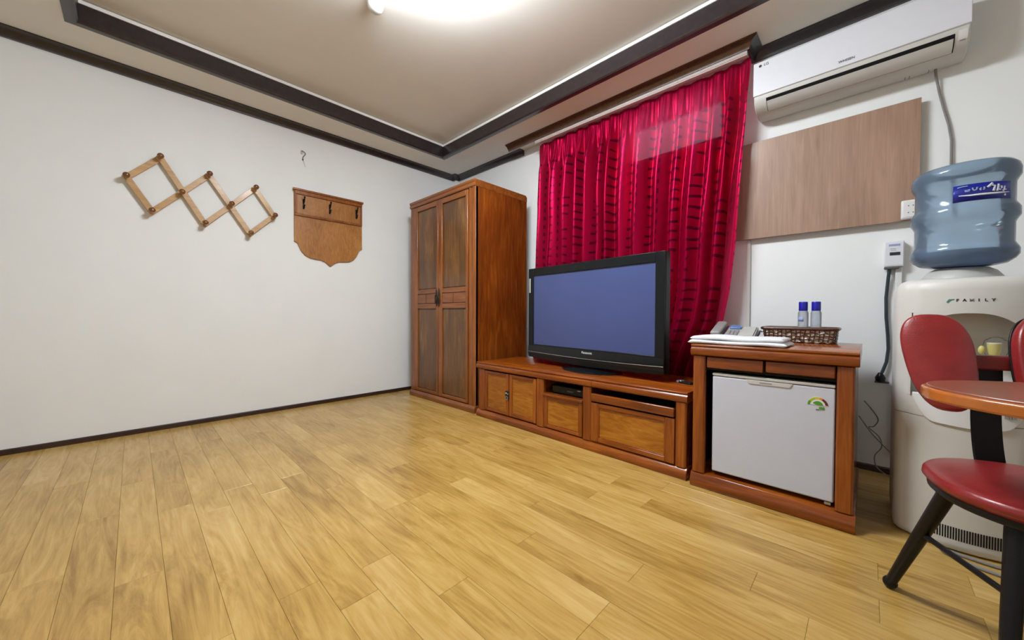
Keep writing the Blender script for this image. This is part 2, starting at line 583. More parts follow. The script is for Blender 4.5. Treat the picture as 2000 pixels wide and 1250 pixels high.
def sweep(path, prof, closed=False, only=None):
    """profile (p, z): p = offset to the right of the path direction"""
    mb = MB()
    n = len(path)
    pts = [Vector(p) for p in path]
    k = len(prof)
    for i, p in enumerate(pts):
        if closed: a, b = pts[i - 1], pts[(i + 1) % n]
        else: a, b = (pts[i - 1] if i else None), (pts[i + 1] if i < n - 1 else None)
        ns = []
        if a is not None:
            d = (p - a).normalized(); ns.append(Vector((d.y, -d.x)))
        if b is not None:
            d = (b - p).normalized(); ns.append(Vector((d.y, -d.x)))
        mv = ns[0] if len(ns) == 1 else (ns[0] + ns[1]) / (1 + ns[0].dot(ns[1]))
        mb.v += [(p.x + mv.x * q, p.y + mv.y * q, z) for q, z in prof]
    segs = n if closed else n - 1
    ids = list(only) if only else list(range(segs))
    for i in ids:
        j = (i + 1) % n
        for q in range(k):
            mb.f.append((i * k + q, i * k + (q + 1) % k, j * k + (q + 1) % k, j * k + q))
    if not closed:
        mb.f.append(tuple(ids[0] * k + q for q in range(k))); mb.f.append(tuple((ids[-1] + 1) * k + q for q in range(k)))
        mb.v = mb.v[:(ids[-1] + 2) * k]
        lo_ = ids[0] * k
        mb.v = mb.v[lo_:]
        mb.f = [tuple(q - lo_ for q in f_) for f_ in mb.f]
    return mb


def crown(h=.052, p=.064):
    return [(0, ZC), (p, ZC), (p, ZC - .007), (p * .86, ZC - .011), (p * .6, ZC - h * .36), (p * .42, ZC - h * .62), (p * .34, ZC - h * .74), (p * .30, ZC - h * .82), (p * .26, ZC - h), (0, ZC - h)]


struct(sweep([(LX, FY), (LX, BY - .05), (LX + .05, BY - .05), (LX + .05, BY), (-2.545, BY)], crown()).build('trim_1', M['trim'], smooth=25), 'dark brown crown moulding on the wall')
struct(sweep([(-2.60, 2.637), (-.56, 2.637), (-.56, BY)], crown(), only=[0]).build('trim_2', M['valance'], smooth=25), 'brown moulding in front of the curtain top')
struct(sweep([(-2.60, 2.637), (-.56, 2.637), (-.56, BY), (RX, BY), (RX, FY), (LX, FY)], crown(), only=[1, 2, 3, 4]).build('trim_3', M['trim'], smooth=25), 'dark crown moulding above the air conditioner')
# tray trim: dark flange and face, white strip above it
tp = [(TX0, TY0), (TX0, TY1), (TX1, TY1), (TX1, TY0)]
prof = [(-FW, ZC), (-FW, ZC - .007), (-FW * .55, ZC - .012), (-.006, ZC - .012), (0.004, ZC - .004), (.004, ZC + .008), (0, ZC + .02), (0, ZC + .098), (-.006, ZC + .104), (-.02, ZC + .104), (-.02, ZC + .001)]
struct(sweep(tp, prof, True).build('trim_4', M['trim'], smooth=25), 'dark frame around the recessed ceiling tray')
prof = [(.004, ZC + .100), (.004, ZC + .121), (-.02, ZC + .121), (-.02, ZC + .100)]
struct(sweep(tp, prof, True).build('trim_5', M['strip'], smooth=0), 'thin white strip around the ceiling tray')
prof = [(-.012, ZC + .121), (-.012, ZT), (-.02, ZT), (-.02, ZC + .121)]
struct(sweep(tp, prof, True).build('trim_6', M['ceil'], smooth=0))
# baseboards
BH = .034
bp_ = [(0, 0), (.011, 0), (.011, BH - .006), (.006, BH), (0, BH)]
struct(sweep([(LX, FY), (LX, BY - .05)], bp_).build('baseboard_left', M['base']), 'low dark baseboard')
struct(sweep([(LX + .05, BY), (RX, BY)], bp_).build('baseboard_back', M['base']), 'low dark baseboard')
struct(sweep([(RX, BY), (RX, FY)], bp_).build('baseboard_right', M['base']))
struct(sweep([(RX, FY), (LX, FY)], bp_).build('baseboard_front', M['base']))

# ------------------------------------------------------------------ ceiling lamp and sensor
e = tag(empty('ceiling_lamp', (-1.30, 1.0, ZT)), 'glowing white box lamp fixed under the ceiling tray', 'lamp')
MB().box(-.42, .42, -.20, .20, -.02, 0).build('housing', M['white'], e, .004)
MB().box(-.40, .40, -.18, .18, -.115, -.02).build('diffuser', M['lamp'], e, .012)
e = tag(empty('ceiling_sensor', (-2.055, .985, ZT)), 'small white domed sensor on the ceiling tray', 'sensor')
MB().lathe([(.046, 0), (.048, -.012), (.046, -.020)], seg=28).build('base', M['white'], e)
MB().lathe([(.044, -.020), (.043, -.038), (.036, -.054), (.022, -.064), (.002, -.067)], seg=28).build('dome', M['white'], e)

# ------------------------------------------------------------------ wardrobe
wd = tag(empty('wardrobe', (-2.90, 2.33, 0)), 'tall reddish brown two door wooden wardrobe in the corner', 'wardrobe')
OX, OY = 2.90, -2.33


def WB(name, mat, x0, x1, y0, y1, z0, z1, bevel=.003, parent=None):
    q = parent or wd
    return B(name, mat, q, x0 + OX, x1 + OX, y0 + OY, y1 + OY, z0, z1, bevel)


x0, x1, yf, yb = -3.415, -2.385, 2.012, 2.66
WB('side_panel', M['wside'], x1 - .022, x1, yf + .004, yb, .05, 1.945, .004)
WB('side_panel', M['wside'], x0, x0 + .022, yf + .004, yb, .05, 1.945, .004)
WB('back_panel', M['wpanel'], x0 + .022, x1 - .022, yb - .012, yb, .05, 1.93, 0)
WB('bottom_board', M['wframeh'], x0 + .022, x1 - .022, yf + .02, yb - .012, .05, .068, 0)
MB().prism([(yf - .002 + OY, 1.925), (yf - .010 + OY, 1.932), (yf - .012 + OY, 1.95), (yf - .004 + OY, 1.958), (yf - .012 + OY, 1.966), (yf - .012 + OY, 1.985), (yb + OY - .02, 1.985), (yb + OY, 1.968), (yb + OY, 1.925)], x0 - .008 + OX, x1 + .002 + OX, 'x').build('cornice', M['wframeh'], wd, .002)
MB().prism([(yf + .004 + OY, .062), (yf - .004 + OY, .060), (yf - .010 + OY, .045), (yf - .016 + OY, .040), (yf - .018 + OY, .012), (yf - .014 + OY, 0), (yb + OY, 0), (yb + OY, .062)], x0 - .006 + OX, x1 + .006 + OX, 'x').build('plinth', M['wframeh'], wd, .002)
WB('post', M['wframe'], x0, -3.350, yf, yf + .03, .062, 1.925)
MB().prism([(-2.478 + OX, yf + .03 + OY), (-2.478 + OX, yf + .004 + OY), (-2.462 + OX, yf - .004 + OY), (-2.446 + OX, yf + .004 + OY), (-2.430 + OX, yf + .004 + OY), (-2.412 + OX, yf - .006 + OY), (-2.394 + OX, yf - .002 + OY), (-2.385 + OX, yf + .006 + OY), (-2.385 + OX, yf + .03 + OY)], .062, 1.925, 'z').build('post', M['wframe'], wd, .0015)


def wardrobe_door(a, b, pa, pb, split, hx):
    d = WB('door', M['wpanel'], a + .004, b - .004, yf + .010, yf + .018, .074, 1.912, 0)
    d['label'] = 'wardrobe door with brown panels and a row of small blocks'
    yy0, yy1 = yf - .006, yf + .012
    WB('stile', M['wframe'], a, pa, yy0, yy1, .068, 1.918, .004, d)
    WB('stile', M['wframe'], pb, b, yy0, yy1, .068, 1.918, .004, d)
    for z0, z1 in ((.068, .096), (.896, .944), (1.040, 1.084), (1.870, 1.918)):
        WB('rail', M['wframeh'], pa, pb, yy0 + .001, yy1, z0, z1, .004, d)
    WB('block', M['wframeh'], pa + .003, split - .004, yy0 + .004, yy1, .948, 1.036, .003, d)
    WB('block', M['wframeh'], split + .004, pb - .003, yy0 + .004, yy1, .948, 1.036, .003, d)
    for i, (z0, z1) in enumerate(((.096, .896), (1.084, 1.870))):
        WB('panel', M['wpanel'], pa + .006, pb - .006, yf + .004, yy1, z0 + .006, z1 - .006, .004, d)
    h = MB()
    h.lathe([(.002, -.09), (.010, -.075), (.013, -.03), (.009, 0), (.014, .04), (.008, .075), (.002, .085)], (hx + OX, 0, 1.0), 14)
    h.v = [(vx, (vy) * .35 + yy0 - .004 + OY, vz) for vx, vy, vz in h.v]
    hd = h.build('handle', M['metal'], d)
    hd['label'] = 'dark bronze drop handle'
    g = MB()
    g.tube([(hx + OX + .011 * sin(t * pi / 4), yy0 - .012 + OY, 1.012 - .034 * (1 - cos(t * pi / 4))) for t in range(9)], .0042, 8, False)
    g.ball((hx + OX, yy0 - .014 + OY, 1.015), .009)
    g.build('handle_ring', M['metal'], d)


wardrobe_door(-3.345, -2.925, -3.283, -2.957, -3.134, -2.945)
wardrobe_door(-2.919, -2.484, -2.859, -2.512, -2.695, -2.903)

# ------------------------------------------------------------------ tv stand (slightly turned)
ts = tag(empty('tv_stand', (-2.335, 1.992, 0), -R(1.23)), 'long low glossy reddish brown wooden stand under the television', 'tv stand')
D = .50
TL = 1.68


def top_profile(z1, th, y0, y1):
    z0 = z1 - th
    return [(y0 + .014, z0), (y0 + .004, z0 + th * .10), (y0, z0 + th * .30), (y0 + .002, z0 + th * .60), (y0 + .010, z0 + th * .74), (y0 + .012, z0 + th * .80), (y0 + .006, z0 + th * .84), (y0 + .006, z1 - .002), (y0 + .010, z1), (y1, z1), (y1, z0)]


tpf = top_profile(.450, .055, -.012, D)
MB().prism(tpf, -.004, 1.1175, 'x').build('top_board', M['wh'], ts, .0015)
MB().prism(tpf, 1.1185, TL + .004, 'x').build('top_board', M['wh'], ts, .0015)
pl = [(.012, .060), (.004, .056), (-.002, .046), (-.006, .042), (-.010, .034), (-.010, .008), (-.006, 0), (D, 0), (D, .060)]
MB().prism(pl, -.002, TL + .002, 'x').build('plinth', M['wh'], ts, .0015)
for a, b in ((.008, .026), (TL - .022, TL - .002)):
    B('side_panel', M['wside'], ts, a, b, .008, D, .06, .395)
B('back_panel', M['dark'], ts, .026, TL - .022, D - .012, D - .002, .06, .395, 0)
for a in (.688, 1.074):
    B('divider', M['wy'], ts, a, a + .018, .03, D - .012, .06, .395, 0)
for a, b in ((.030, .092), (.657, .722), (1.046, 1.108), (1.622, 1.676)):
    MB().prism([(a, .03), (a, .004), (a + .008, -.002), (b - .008, -.002), (b, .004), (b, .03)], .060, .395, 'z').build('post', M['wv'], ts, .0015)


def framed(name, parent, a, b, z0, z1, mat_p, st=.024, y=0.0, mh=None, mv=None, rt=.022):
    mh = mh or M['wh']; mv = mv or M['wv']
    d = B(name, mat_p, parent, a + st - .004, b - st + .004, y + .008, y + .02, z0 + rt - .004, z1 - rt + .004, .002)
    B('stile', mv, d, a, a + st, y, y + .02, z0, z1, .003)
    B('stile', mv, d, b - st, b, y, y + .02, z0, z1, .003)
    B('rail', mh, d, a + st, b - st, y + .0005, y + .02, z0, z0 + rt, .003)
    B('rail', mh, d, a + st, b - st, y + .0005, y + .02, z1 - rt, z1, .003)
    bd = MB()
    i = .006
    for q in ((a + st, a + st + i, z0 + rt, z1 - rt), (b - st - i, b - st, z0 + rt, z1 - rt), (a + st + i, b - st - i, z0 + rt, z0 + rt + i), (a + st + i, b - st - i, z1 - rt - i, z1 - rt)):
        bd.box(q[0], q[1], y + .003, y + .012, q[2], q[3])
    bd.build('bead', mv, d, .001)
    return d


framed('door', ts, .096, .372, .068, .388, M['tpanel'], .026)
framed('door', ts, .380, .653, .068, .388, M['tpanel'], .026)
lk = B('latch_plate', M['metal'], ts, .342, .384, -.004, .001, .192, .258, .002)
lk['label'] = 'dark metal latch plate on the cupboard doors'
lr = MB()
lr.tube([(.363 + .011 * sin(t * pi / 4), -.008, .218 - .012 * (1 - cos(t * pi / 4))) for t in range(9)], .003, 7, False)
lr.ball((.355, -.006, .240), .006).ball((.372, -.006, .236), .006)
lr.build('latch_ring', M['steel'], lk)
# bay with shelf and panel below
B('shelf', M['wh'], ts, .722, 1.046, -.008, D - .012, .284, .302, .004)
framed('panel_door', ts, .726, 1.043, .066, .284, M['tpanel'], .026)
# right compartment: open gap, flap strip and framed panel
B('flap', M['wh'], ts, 1.114, 1.618, -.010, .012, .312, .360, .005)
framed('drop_front', ts, 1.112, 1.619, .066, .304, M['tpanel'], .050, -.004, rt=.026)
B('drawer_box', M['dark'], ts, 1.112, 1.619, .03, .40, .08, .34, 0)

# set-top box on the shelf
sb = tag(empty('set_top_box', (-2.335 + .885, 1.992 - .02 + .16, .302), -R(1.23)), 'black set top box on the shelf in the tv stand', 'set top box')
B('case', M['black'], sb, -.135, .135, -.10, .12, 0, .052, .003)
B('front_panel', M['gloss'], sb, -.132, .132, -.104, -.099, .004, .048, .001)
B('display', M['dgrey'], sb, .005, .055, -.1055, -.1035, .022, .031, 0)
B('button', M['silver'], sb, .088, .112, -.1065, -.1035, .037, .043, .0005)

# ------------------------------------------------------------------ television
tvx, tvy = -1.38, 2.20
tv = tag(empty('television', (tvx, tvy, .45), -R(7)), 'large flat screen television with black frame and blue grey screen', 'television')
zb = .45
cb = MB().box(-.632, .545, 0, .055, .505 - zb, 1.215 - zb)
# chin slightly bowed: lower edge as its own part below
case = cb.build('casing', M['black'], tv, .006)
MB().box(-.50, .42, .055, .095, .56 - zb, 1.14 - zb).build('rear_housing', M['black'], tv, .02)
bz = MB()
for q in ((-.632, -.576, .590, 1.215), (.486, .545, .590, 1.215), (-.576, .486, 1.155, 1.215), (-.576, .486, .540, .603)):
    bz.box(q[0], q[1], -.012, 0, q[2] - zb, q[3] - zb)
bz.build('bezel', M['black'], tv, .003)
MB().box(-.578, .488, -.004, .001, .600 - zb, 1.157 - zb).build('screen', M['screen'], tv)
chin = MB()
n = 24
vs, fs = [], []
for i in range(n + 1):
    t = i / n
    x = -.632 + t * 1.177
    s = 1 - (2 * t - 1) ** 2
    vs += [(x, -.012, .592 - zb), (x, -.018, .545 - zb - .010 * s), (x, -.010, .500 - zb - .018 * s), (x, .05, .505 - zb - .012 * s), (x, .05, .592 - zb)]
for i in range(n):
    for j in range(5):
        a = i * 5 + j; b = i * 5 + (j + 1) % 5
        fs.append((a, b, b + 5, a + 5))
fs += [(0, 1, 2, 3, 4), tuple(n * 5 + j for j in range(5))]
chin.add(vs, fs).build('chin', M['gloss'], tv)
ln = MB()
ln.tube([(-.632 + t / 24 * 1.177, -.0185, .5445 - zb - .010 * (1 - (2 * t / 24 - 1) ** 2)) for t in range(25)], .0022, 6)
ln.build('trim_line', M['silver'], tv)
text_mesh('logo', 'Panasonic', .03, M['ink'], tv, (-.018, -.0155, .578 - zb), (1, 0, 0), (0, 0, 1), width=.09)
st_ = B('side_sticker', M['lgrey'], tv, -.622, -.606, -.0135, -.0115, 1.02 - zb, 1.135 - zb, 0)
st_['label'] = 'narrow grey sticker on the frame'
MB().box(.51, .525, -.0135, -.0115, .566 - zb, .570 - zb).build('standby_light', M['maroon'], tv)
MB().box(-.09, .05, .0, .05, .02, .075).build('neck', M['gloss'], tv, .008)
ft = MB()
ft.lathe([(.001, .022), (.5, .020), (.92, .012), (1.0, .006), (1.0, 0)], (0, 0, 0), 48)
ft.v = [(x * .235 - .02, y * .155 + .035, z) for x, y, z in ft.v]
ft.build('foot', M['gloss'], tv)

# remote-like silver gadget beside the cabinet
g = tag(empty('remote_control', (-.755, 2.21, .449), R(-20)), 'thin silver and black remote on the stand beside the fridge cabinet', 'remote')
B('body', M['black'], g, -.03, .05, -.018, .018, 0, .014, .004)
B('end_cap', M['silver'], g, -.045, -.010, -.017, .017, .001, .016, .004)

# ------------------------------------------------------------------ curtain
cur = MB()
NU, NV = 420, 70
rc = random.Random(11)
# irregular pleats
pos, ph = [0.0], [0.0]
phase = []
fr_ = 0
cent = []
xx = 0
while xx < 1.0:
    wdt = rc.uniform(.046, .098)
    cent.append((xx + wdt / 2, wdt, rc.uniform(.65, 1.15)))
    xx += wdt


def pleat(t):
    s = 0
    for c, wdt, a in cent:
        d = (t - c) / wdt
        if abs(d) < .5:
            s += a * ((cos(2 * pi * d) + 1) / 2) ** .8
    return s - .5


def edge(z, pts):
    for (za, xa), (zb_, xb) in zip(pts, pts[1:]):
        if za >= z >= zb_:
            q = (za - z) / (za - zb_)
            q2 = q
            return xa + (xb - xa) * q2
    return pts[-1][1]


CT, CB_ = 2.448, .30
lefte = [(2.5, -2.262), (1.9, -2.314), (1.3, -2.328), (.3, -2.33)]
righte = [(2.5, -.543), (2.1, -.560), (1.76, -.578), (1.28, -.606), (1.0, -.636), (.80, -.675), (.65, -.735), (.50, -.80), (.3, -.86)]
uvs = []
for j in range(NV + 1):
    q = j / NV
    z = CT + (CB_ - CT) * q
    xl, xr = edge(z, lefte), edge(z, righte)
    drop = max(0, (CT - .075 - z))
    amp = .012 + min(.037, drop * .2)
    for i in range(NU + 1):
        t = i / NU
        # folds drift sideways with depth
        tt = t + .012 * sin(2.2 * z + 5 * t) * min(1, drop)
        yo = pleat(min(max(tt, 0), 1)) * 2 * amp
        fine = sin(t * 2 * pi * 58 + 1.3 * sin(t * 31)) * .0055 * math.exp(-((z - 2.33) / .10) ** 2)
        yo += fine + .004 * sin(9 * z + 24 * t)
        x = xl + (xr - xl) * t + .004 * sin(t * 2 * pi * 23 + z * 3) * min(1, drop * 2)
        cur.v.append((x, 2.700 - yo, z))
        uvs.append((t * 2.6, z))
for j in range(NV):
    for i in range(NU):
        a = j * (NU + 1) + i
        cur.f.append((a, a + 1, a + NU + 2, a + NU + 1))
cur.uv = uvs
tag(cur.build('curtain', M['curtain'], None, smooth=180), 'crimson satin curtain with dark ladder stripes hanging over the window', 'curtain')
cr = tag(empty('curtain_rail', (-1.40, 2.640, 2.45)), 'pale curtain rail under the brown moulding', 'curtain rail')
MB().prism([(-.014, .012), (-.014, -.004), (-.010, -.006), (-.010, -.012), (-.014, -.014), (-.014, -.016), (.016, -.016), (.016, .012)], -.86, .845, 'x').build('rail', M['railm'], cr, .001)

# ------------------------------------------------------------------ fridge cabinet
fc = tag(empty('fridge_cabinet', (-.327, 2.25, 0)), 'square reddish brown wooden cabinet housing the small fridge', 'cabinet')
FXo, FYo = .327, -2.25


def FB(name, mat, x0, x1, y0, y1, z0, z1, bevel=.003):
    return B(name, mat, fc, x0 + FXo, x1 + FXo, y0 + FYo, y1 + FYo, z0, z1, bevel)


f0, f1, fy = -.624, -.030, 1.934
MB().prism(top_profile(.702, .055, fy - .016 + FYo, 2.585 + FYo), f0 - .006 + FXo, f1 + .010 + FXo, 'x').build('top_board', M['wh'], fc, .002)
MB().prism([(fy + .012 + FYo, .070), (fy + .002 + FYo, .066), (fy - .004 + FYo, .052), (fy - .008 + FYo, .046), (fy - .012 + FYo, .036), (fy - .012 + FYo, .006), (fy - .008 + FYo, 0), (2.57 + FYo, 0), (2.57 + FYo, .070)], f0 - .004 + FXo, f1 + .006 + FXo, 'x').build('plinth', M['wh'], fc, .002)
FB('side_panel', M['wside'], f0 + .004, f0 + .022, fy + .02, 2.57, .07, .647)
FB('side_panel', M['wside'], f1 - .022, f1 - .002, fy + .02, 2.57, .07, .647)
FB('back_panel', M['dark'], f0 + .022, f1 - .022, 2.555, 2.57, .07, .647, 0)
for a, b in ((f0 + .002, -.566), (-.086, f1 - .002)):
    MB().prism([(a + FXo, fy + .026 + FYo), (a + FXo, fy + .005 + FYo), (a + .007 + FXo, fy - .001 + FYo), (b - .007 + FXo, fy - .001 + FYo), (b + FXo, fy + .005 + FYo), (b + FXo, fy + .026 + FYo)], .070, .645, 'z').build('post', M['wv'], fc, .002)
FB('head_rail', M['wh'], -.560, -.331, fy + .002, fy + .024, .590, .643, .004)
FB('head_rail', M['wh'], -.322, -.090, fy + .002, fy + .024, .594, .643, .004)
FB('apron', M['dark'], -.566, -.086, fy + .014, fy + .03, .58, .645, 0)

fr = tag(empty('mini_fridge', (-.314, 2.20, .070)), 'small pale grey fridge inside the square wooden cabinet', 'fridge')
MB().box(-.226, .228, -.20, .24, .006, .492).build('body', M['dark'], fr, .004)
dr = MB().box(-.224, .224, -.248, -.206, .020, .482).build('door', M['fridge'], fr, .006, 3)
MB().box(-.224, .224, -.250, -.204, .484, .497).build('cap', M['fridgetop'], fr, .003)
hr = MB()
hr.prism([(-.085, .482), (.088, .482), (.078, .464), (-.072, .464)], -.2515, -.246, 'y')
h_ = hr.build('handle_recess', M['fridgetop'], fr, .0015)
MB().box(-.032, .014, -.2522, -.2512, .4705, .4755).build('door_mark', M['inkgrey'], h_)
MB().box(-.226, .226, -.206, -.198, .010, .490).build('gasket', M['black'], fr)
MB().box(.195, .215, -.246, -.215, .008, .018).build('hinge', M['steel'], fr)
cx, cz, ye = .170, .408, -.2486


def sector(r0, r1, a0, a1, dy=0, n=8):
    mb = MB()
    pts = [(cx + r1 * cos(R(a0 + (a1 - a0) * i / n)), cz + r1 * sin(R(a0 + (a1 - a0) * i / n))) for i in range(n + 1)]
    pts += [(cx + r0 * cos(R(a1 + (a0 - a1) * i / n)), cz + r0 * sin(R(a1 + (a0 - a1) * i / n))) for i in range(n + 1)]
    return mb.prism(pts, ye - dy - .0006, ye + .0004, 'y')


lab = sector(.001, .0335, 0, 180, 0, 20).build('energy_label', M['white'], fr)
lab['label'] = 'half round energy label in green yellow and maroon'
sector(.024, .033, 150, 180, .0005).build('band', M['green'], lab)
sector(.024, .033, 108, 150, .0005).build('band', M['lime'], lab)
sector(.024, .033, 78, 108, .0005).build('band', M['yellow'], lab)
sector(.024, .033, 60, 78, .0005).build('band', M['orange'], lab)
sector(.024, .033, 4, 60, .0005).build('band', M['maroon'], lab)
sector(.001, .017, 5, 160, .0008).build('dial', M['green'], lab)
MB().box(cx + .004, cx + .021, ye - .0012, ye, cz - .016, cz - .006).build('grade_box', M['green'], lab)
MB().box(cx - .006, cx + .004, ye - .0012, ye, cz - .020, cz - .0175).build('text_line', M['inkblack'], lab)

# ------------------------------------------------------------------ things on the cabinet
ZTOP = .702
# folded towel
tw = MB()
NX, NS = 60, 36


def towel_section(t):
    """rounded two-layer outline in (y,z) at length t"""
    pts = []
    return pts


def towel_layer(x0, x1, y0, y1, z0, th, seed, droop):
    q = random.Random(seed)
    ph = [q.uniform(0, 6) for _ in range(6)]
    nx, na = 48, 28
    vs, fs = [], []
    for i in range(nx + 1):
        t = i / nx
        x = x0 + (x1 - x0) * t
        e_ = min(1, max(.02, min(t, 1 - t) / .03)) ** .5
        zz = z0 - droop * max(0, 1 - t / .055) ** 1.6 + .0018 * sin(9 * t + ph[0])
        yy0 = y0 + .004 * sin(7 * t + ph[1]); yy1 = y1 + .004 * sin(5 * t + ph[2])
        for a in range(na):
            an = 2 * pi * a / na
            c, s = cos(an), sin(an)
            cy = (abs(c) ** .25) * (1 if c > 0 else -1)
            cz_ = (abs(s) ** .7) * (1 if s > 0 else -1)
            y = (yy0 + yy1) / 2 + cy * (yy1 - yy0) / 2 * (.985 + .015 * e_)
            z = zz + th / 2 + cz_ * th / 2 * e_ * (1 + .12 * sin(14 * t + 3 * an + ph[3]))
            vs.append((x, y, z))
    for i in range(nx):
        for a in range(na):
            b = (a + 1) % na
            fs.append((i * na + a, i * na + b, (i + 1) * na + b, (i + 1) * na + a))
    fs += [tuple(range(na)), tuple(nx * na + a for a in range(na))]
    tw.add(vs, fs)


towel_layer(-.655, -.250, 1.955, 2.19, ZTOP + .0005, .020, 1, .004)
towel_layer(-.648, -.262, 1.965, 2.185, ZTOP + .019, .020, 2, .0)
tag(tw.build('towel', M['towel'], None, smooth=60), 'folded white towel on the front of the fridge cabinet top', 'towel')

# desk phone
pn = tag(empty('telephone', (-.555, 2.37, ZTOP), R(4)), 'grey desk telephone with handset beside the wicker basket', 'telephone')
sl = lambda y: .024 + (y + .10) * .26


def slab(x0, x1, y0, y1, t0, t1):
    return MB().add([(x0, y0, sl(y0) + t0), (x1, y0, sl(y0) + t0), (x1, y1, sl(y1) + t0), (x0, y1, sl(y1) + t0),
                     (x0, y0, sl(y0) + t1), (x1, y0, sl(y0) + t1), (x1, y1, sl(y1) + t1), (x0, y1, sl(y1) + t1)],
                    [(3, 2, 1, 0), (4, 5, 6, 7), (0, 1, 5, 4), (1, 2, 6, 5), (2, 3, 7, 6), (3, 0, 4, 7)])


MB().prism([(-.10, 0), (-.10, .022), (.10, .074), (.10, 0)], -.095, .115, 'x').build('base', M['lgrey'], pn, .005)
slab(-.092, -.042, -.105, .105, .006, .030).build('handset', M['grey'], pn, .009, 3)
slab(-.038, -.030, -.10, .10, -.002, .003).build('cradle_gap', M['black'], pn)
kp = MB()
for i in range(4):
    for j in range(3):
        a = -.022 + j * .020
        b = -.085 + i * .028
        s_ = slab(a, a + .015, b, b + .019, -.001, .005)
        kp.add(s_.v, s_.f)
kp.build('keypad', M['grey'], pn, .0015)
slab(-.020, .036, .045, .090, -.001, .012).build('display', M['lcd'], pn, .003)
slab(.045, .108, -.09, .09, -.001, .004).build('memory_panel', M['lgrey'], pn, .002)
MB().tube([(.125, -.095, .010), (.122, -.05, .022), (.128, 0, .040), (.126, .05, .055), (.130, .10, .05)], .0045, 7).build('cord', M['black'], pn)

# wicker basket
bk = tag(empty('basket', (-.262, 2.475, ZTOP)), 'dark brown wicker basket with pale gaps on the cabinet top', 'basket')
bw, bd_, bh = .152, .080, .074


def ring_path(w_, d_, z, r=.02, n=6):
    pts = []
    for sx, sy, a0 in ((1, 1, 0), (-1, 1, 90), (-1, -1, 180), (1, -1, 270)):
        for i in range(n + 1):
            a = R(a0 + 90 * i / n)
            pts.append((sx * (w_ - r) + r * cos(a), sy * (d_ - r) + r * sin(a), z))
    return pts


def wall_ring(wt, wb_, dt, db, z0, z1, th):
    mb = MB()
    A = ring_path(wb_, db, z0); Bp = ring_path(wt, dt, z1)
    n = len(A)
    A2 = ring_path(wb_ - th, db - th, z0); B2 = ring_path(wt - th, dt - th, z1)
    mb.v = A + Bp + A2 + B2
    for i in range(n):
        j = (i + 1) % n
        mb.f += [(i, j, n + j, n + i), (2 * n + j, 2 * n + i, 3 * n + i, 3 * n + j), (n + i, n + j, 3 * n + j, 3 * n + i), (j, i, 2 * n + i, 2 * n + j)]
    return mb


wall_ring(.150, .142, .078, .070, .004, bh - .004, .003).build('liner', M['liner'], bk)
MB().box(-.140, .140, -.068, .068, 0, .006).build('bottom', M['wicker'], bk, .002)
rim = MB()
pth = ring_path(bw + .004, bd_ + .004, bh)
rim.tube(pth + [pth[0]], .0085, 8, False)
rim.build('rim', M['wicker'], bk)
wv = MB()
def on_wall(s, z):
    """point around the basket side; s in metres along the perimeter"""
    f = z / bh
    p_ = ring_path(.145 + .007 * f, .073 + .007 * f, z, .02, 8)
    p_ = [Vector(q) for q in p_]
    tot = 0
    lens = []
    for i in range(len(p_)):
        d = (p_[(i + 1) % len(p_)] - p_[i]).length
        lens.append(d); tot += d
    s = (s % 1.0) * tot
    for i, d in enumerate(lens):
        if s <= d: return p_[i].lerp(p_[(i + 1) % len(p_)], s / d if d else 0)
        s -= d
    return p_[0]
NSTK = 46
rb = random.Random(5)
for i in range(NSTK):
    s0 = i / NSTK
    js = rb.uniform(-.003, .003)
    wv.tube([on_wall(s0 + js, .003), on_wall(s0 + rb.uniform(-.004, .004), bh * .5), on_wall(s0 - js, bh - .004)], .0026, 5, False)
for r_ in range(5):
    z = .006 + r_ * (bh - .012) / 4
    pts = []
    for i in range(NSTK * 2 + 1):
        q = on_wall((i % (NSTK * 2)) / (NSTK * 2), z + .0030 * sin(i * 1.3 + r_ * 2) + rb.uniform(-.0015, .0015))
        d = Vector((q.x * .4, q.y, 0)).normalized() * (.0022 * (1 if (i + r_) % 4 < 2 else -.6))
        pts.append(q + d)
    wv.tube(pts, .0032, 5, False)
wo_ = wv.build('weave', M['wicker'], bk)
wo_['kind'] = 'stuff'


def toiletry(x, lab_, print_):
    b = tag(empty('toiletry_bottle', (x, 2.478, ZTOP + .006)), lab_, 'bottle', 'toiletry bottles in the basket')
    MB().lathe([(.020, 0), (.0225, .004), (.0225, .150), (.019, .160), (.013, .164)], seg=24).build('body', M['frost'], b)
    MB().lathe([(.0185, .162), (.0195, .164), (.0195, .206), (.0180, .209)], seg=24).build('cap', M['bluecap'], b)
    if print_:
        lb = MB()
        n = 8
        for z in (.105, .128):
            for i in range(n + 1):
                a = R(-145 + 65 * i / n)
                lb.v.append((.0228 * cos(a), .0228 * sin(a), z))
        lb.f = [(i, i + 1, n + 2 + i, n + 1 + i) for i in range(n)]
        lb.build('print', M['inkdim'], b, solid=.0003)


toiletry(-.249, 'small frosted bottle with blue cap and faint printed square', True)
toiletry(-.196, 'small plain frosted bottle with blue cap next to the printed one', False)

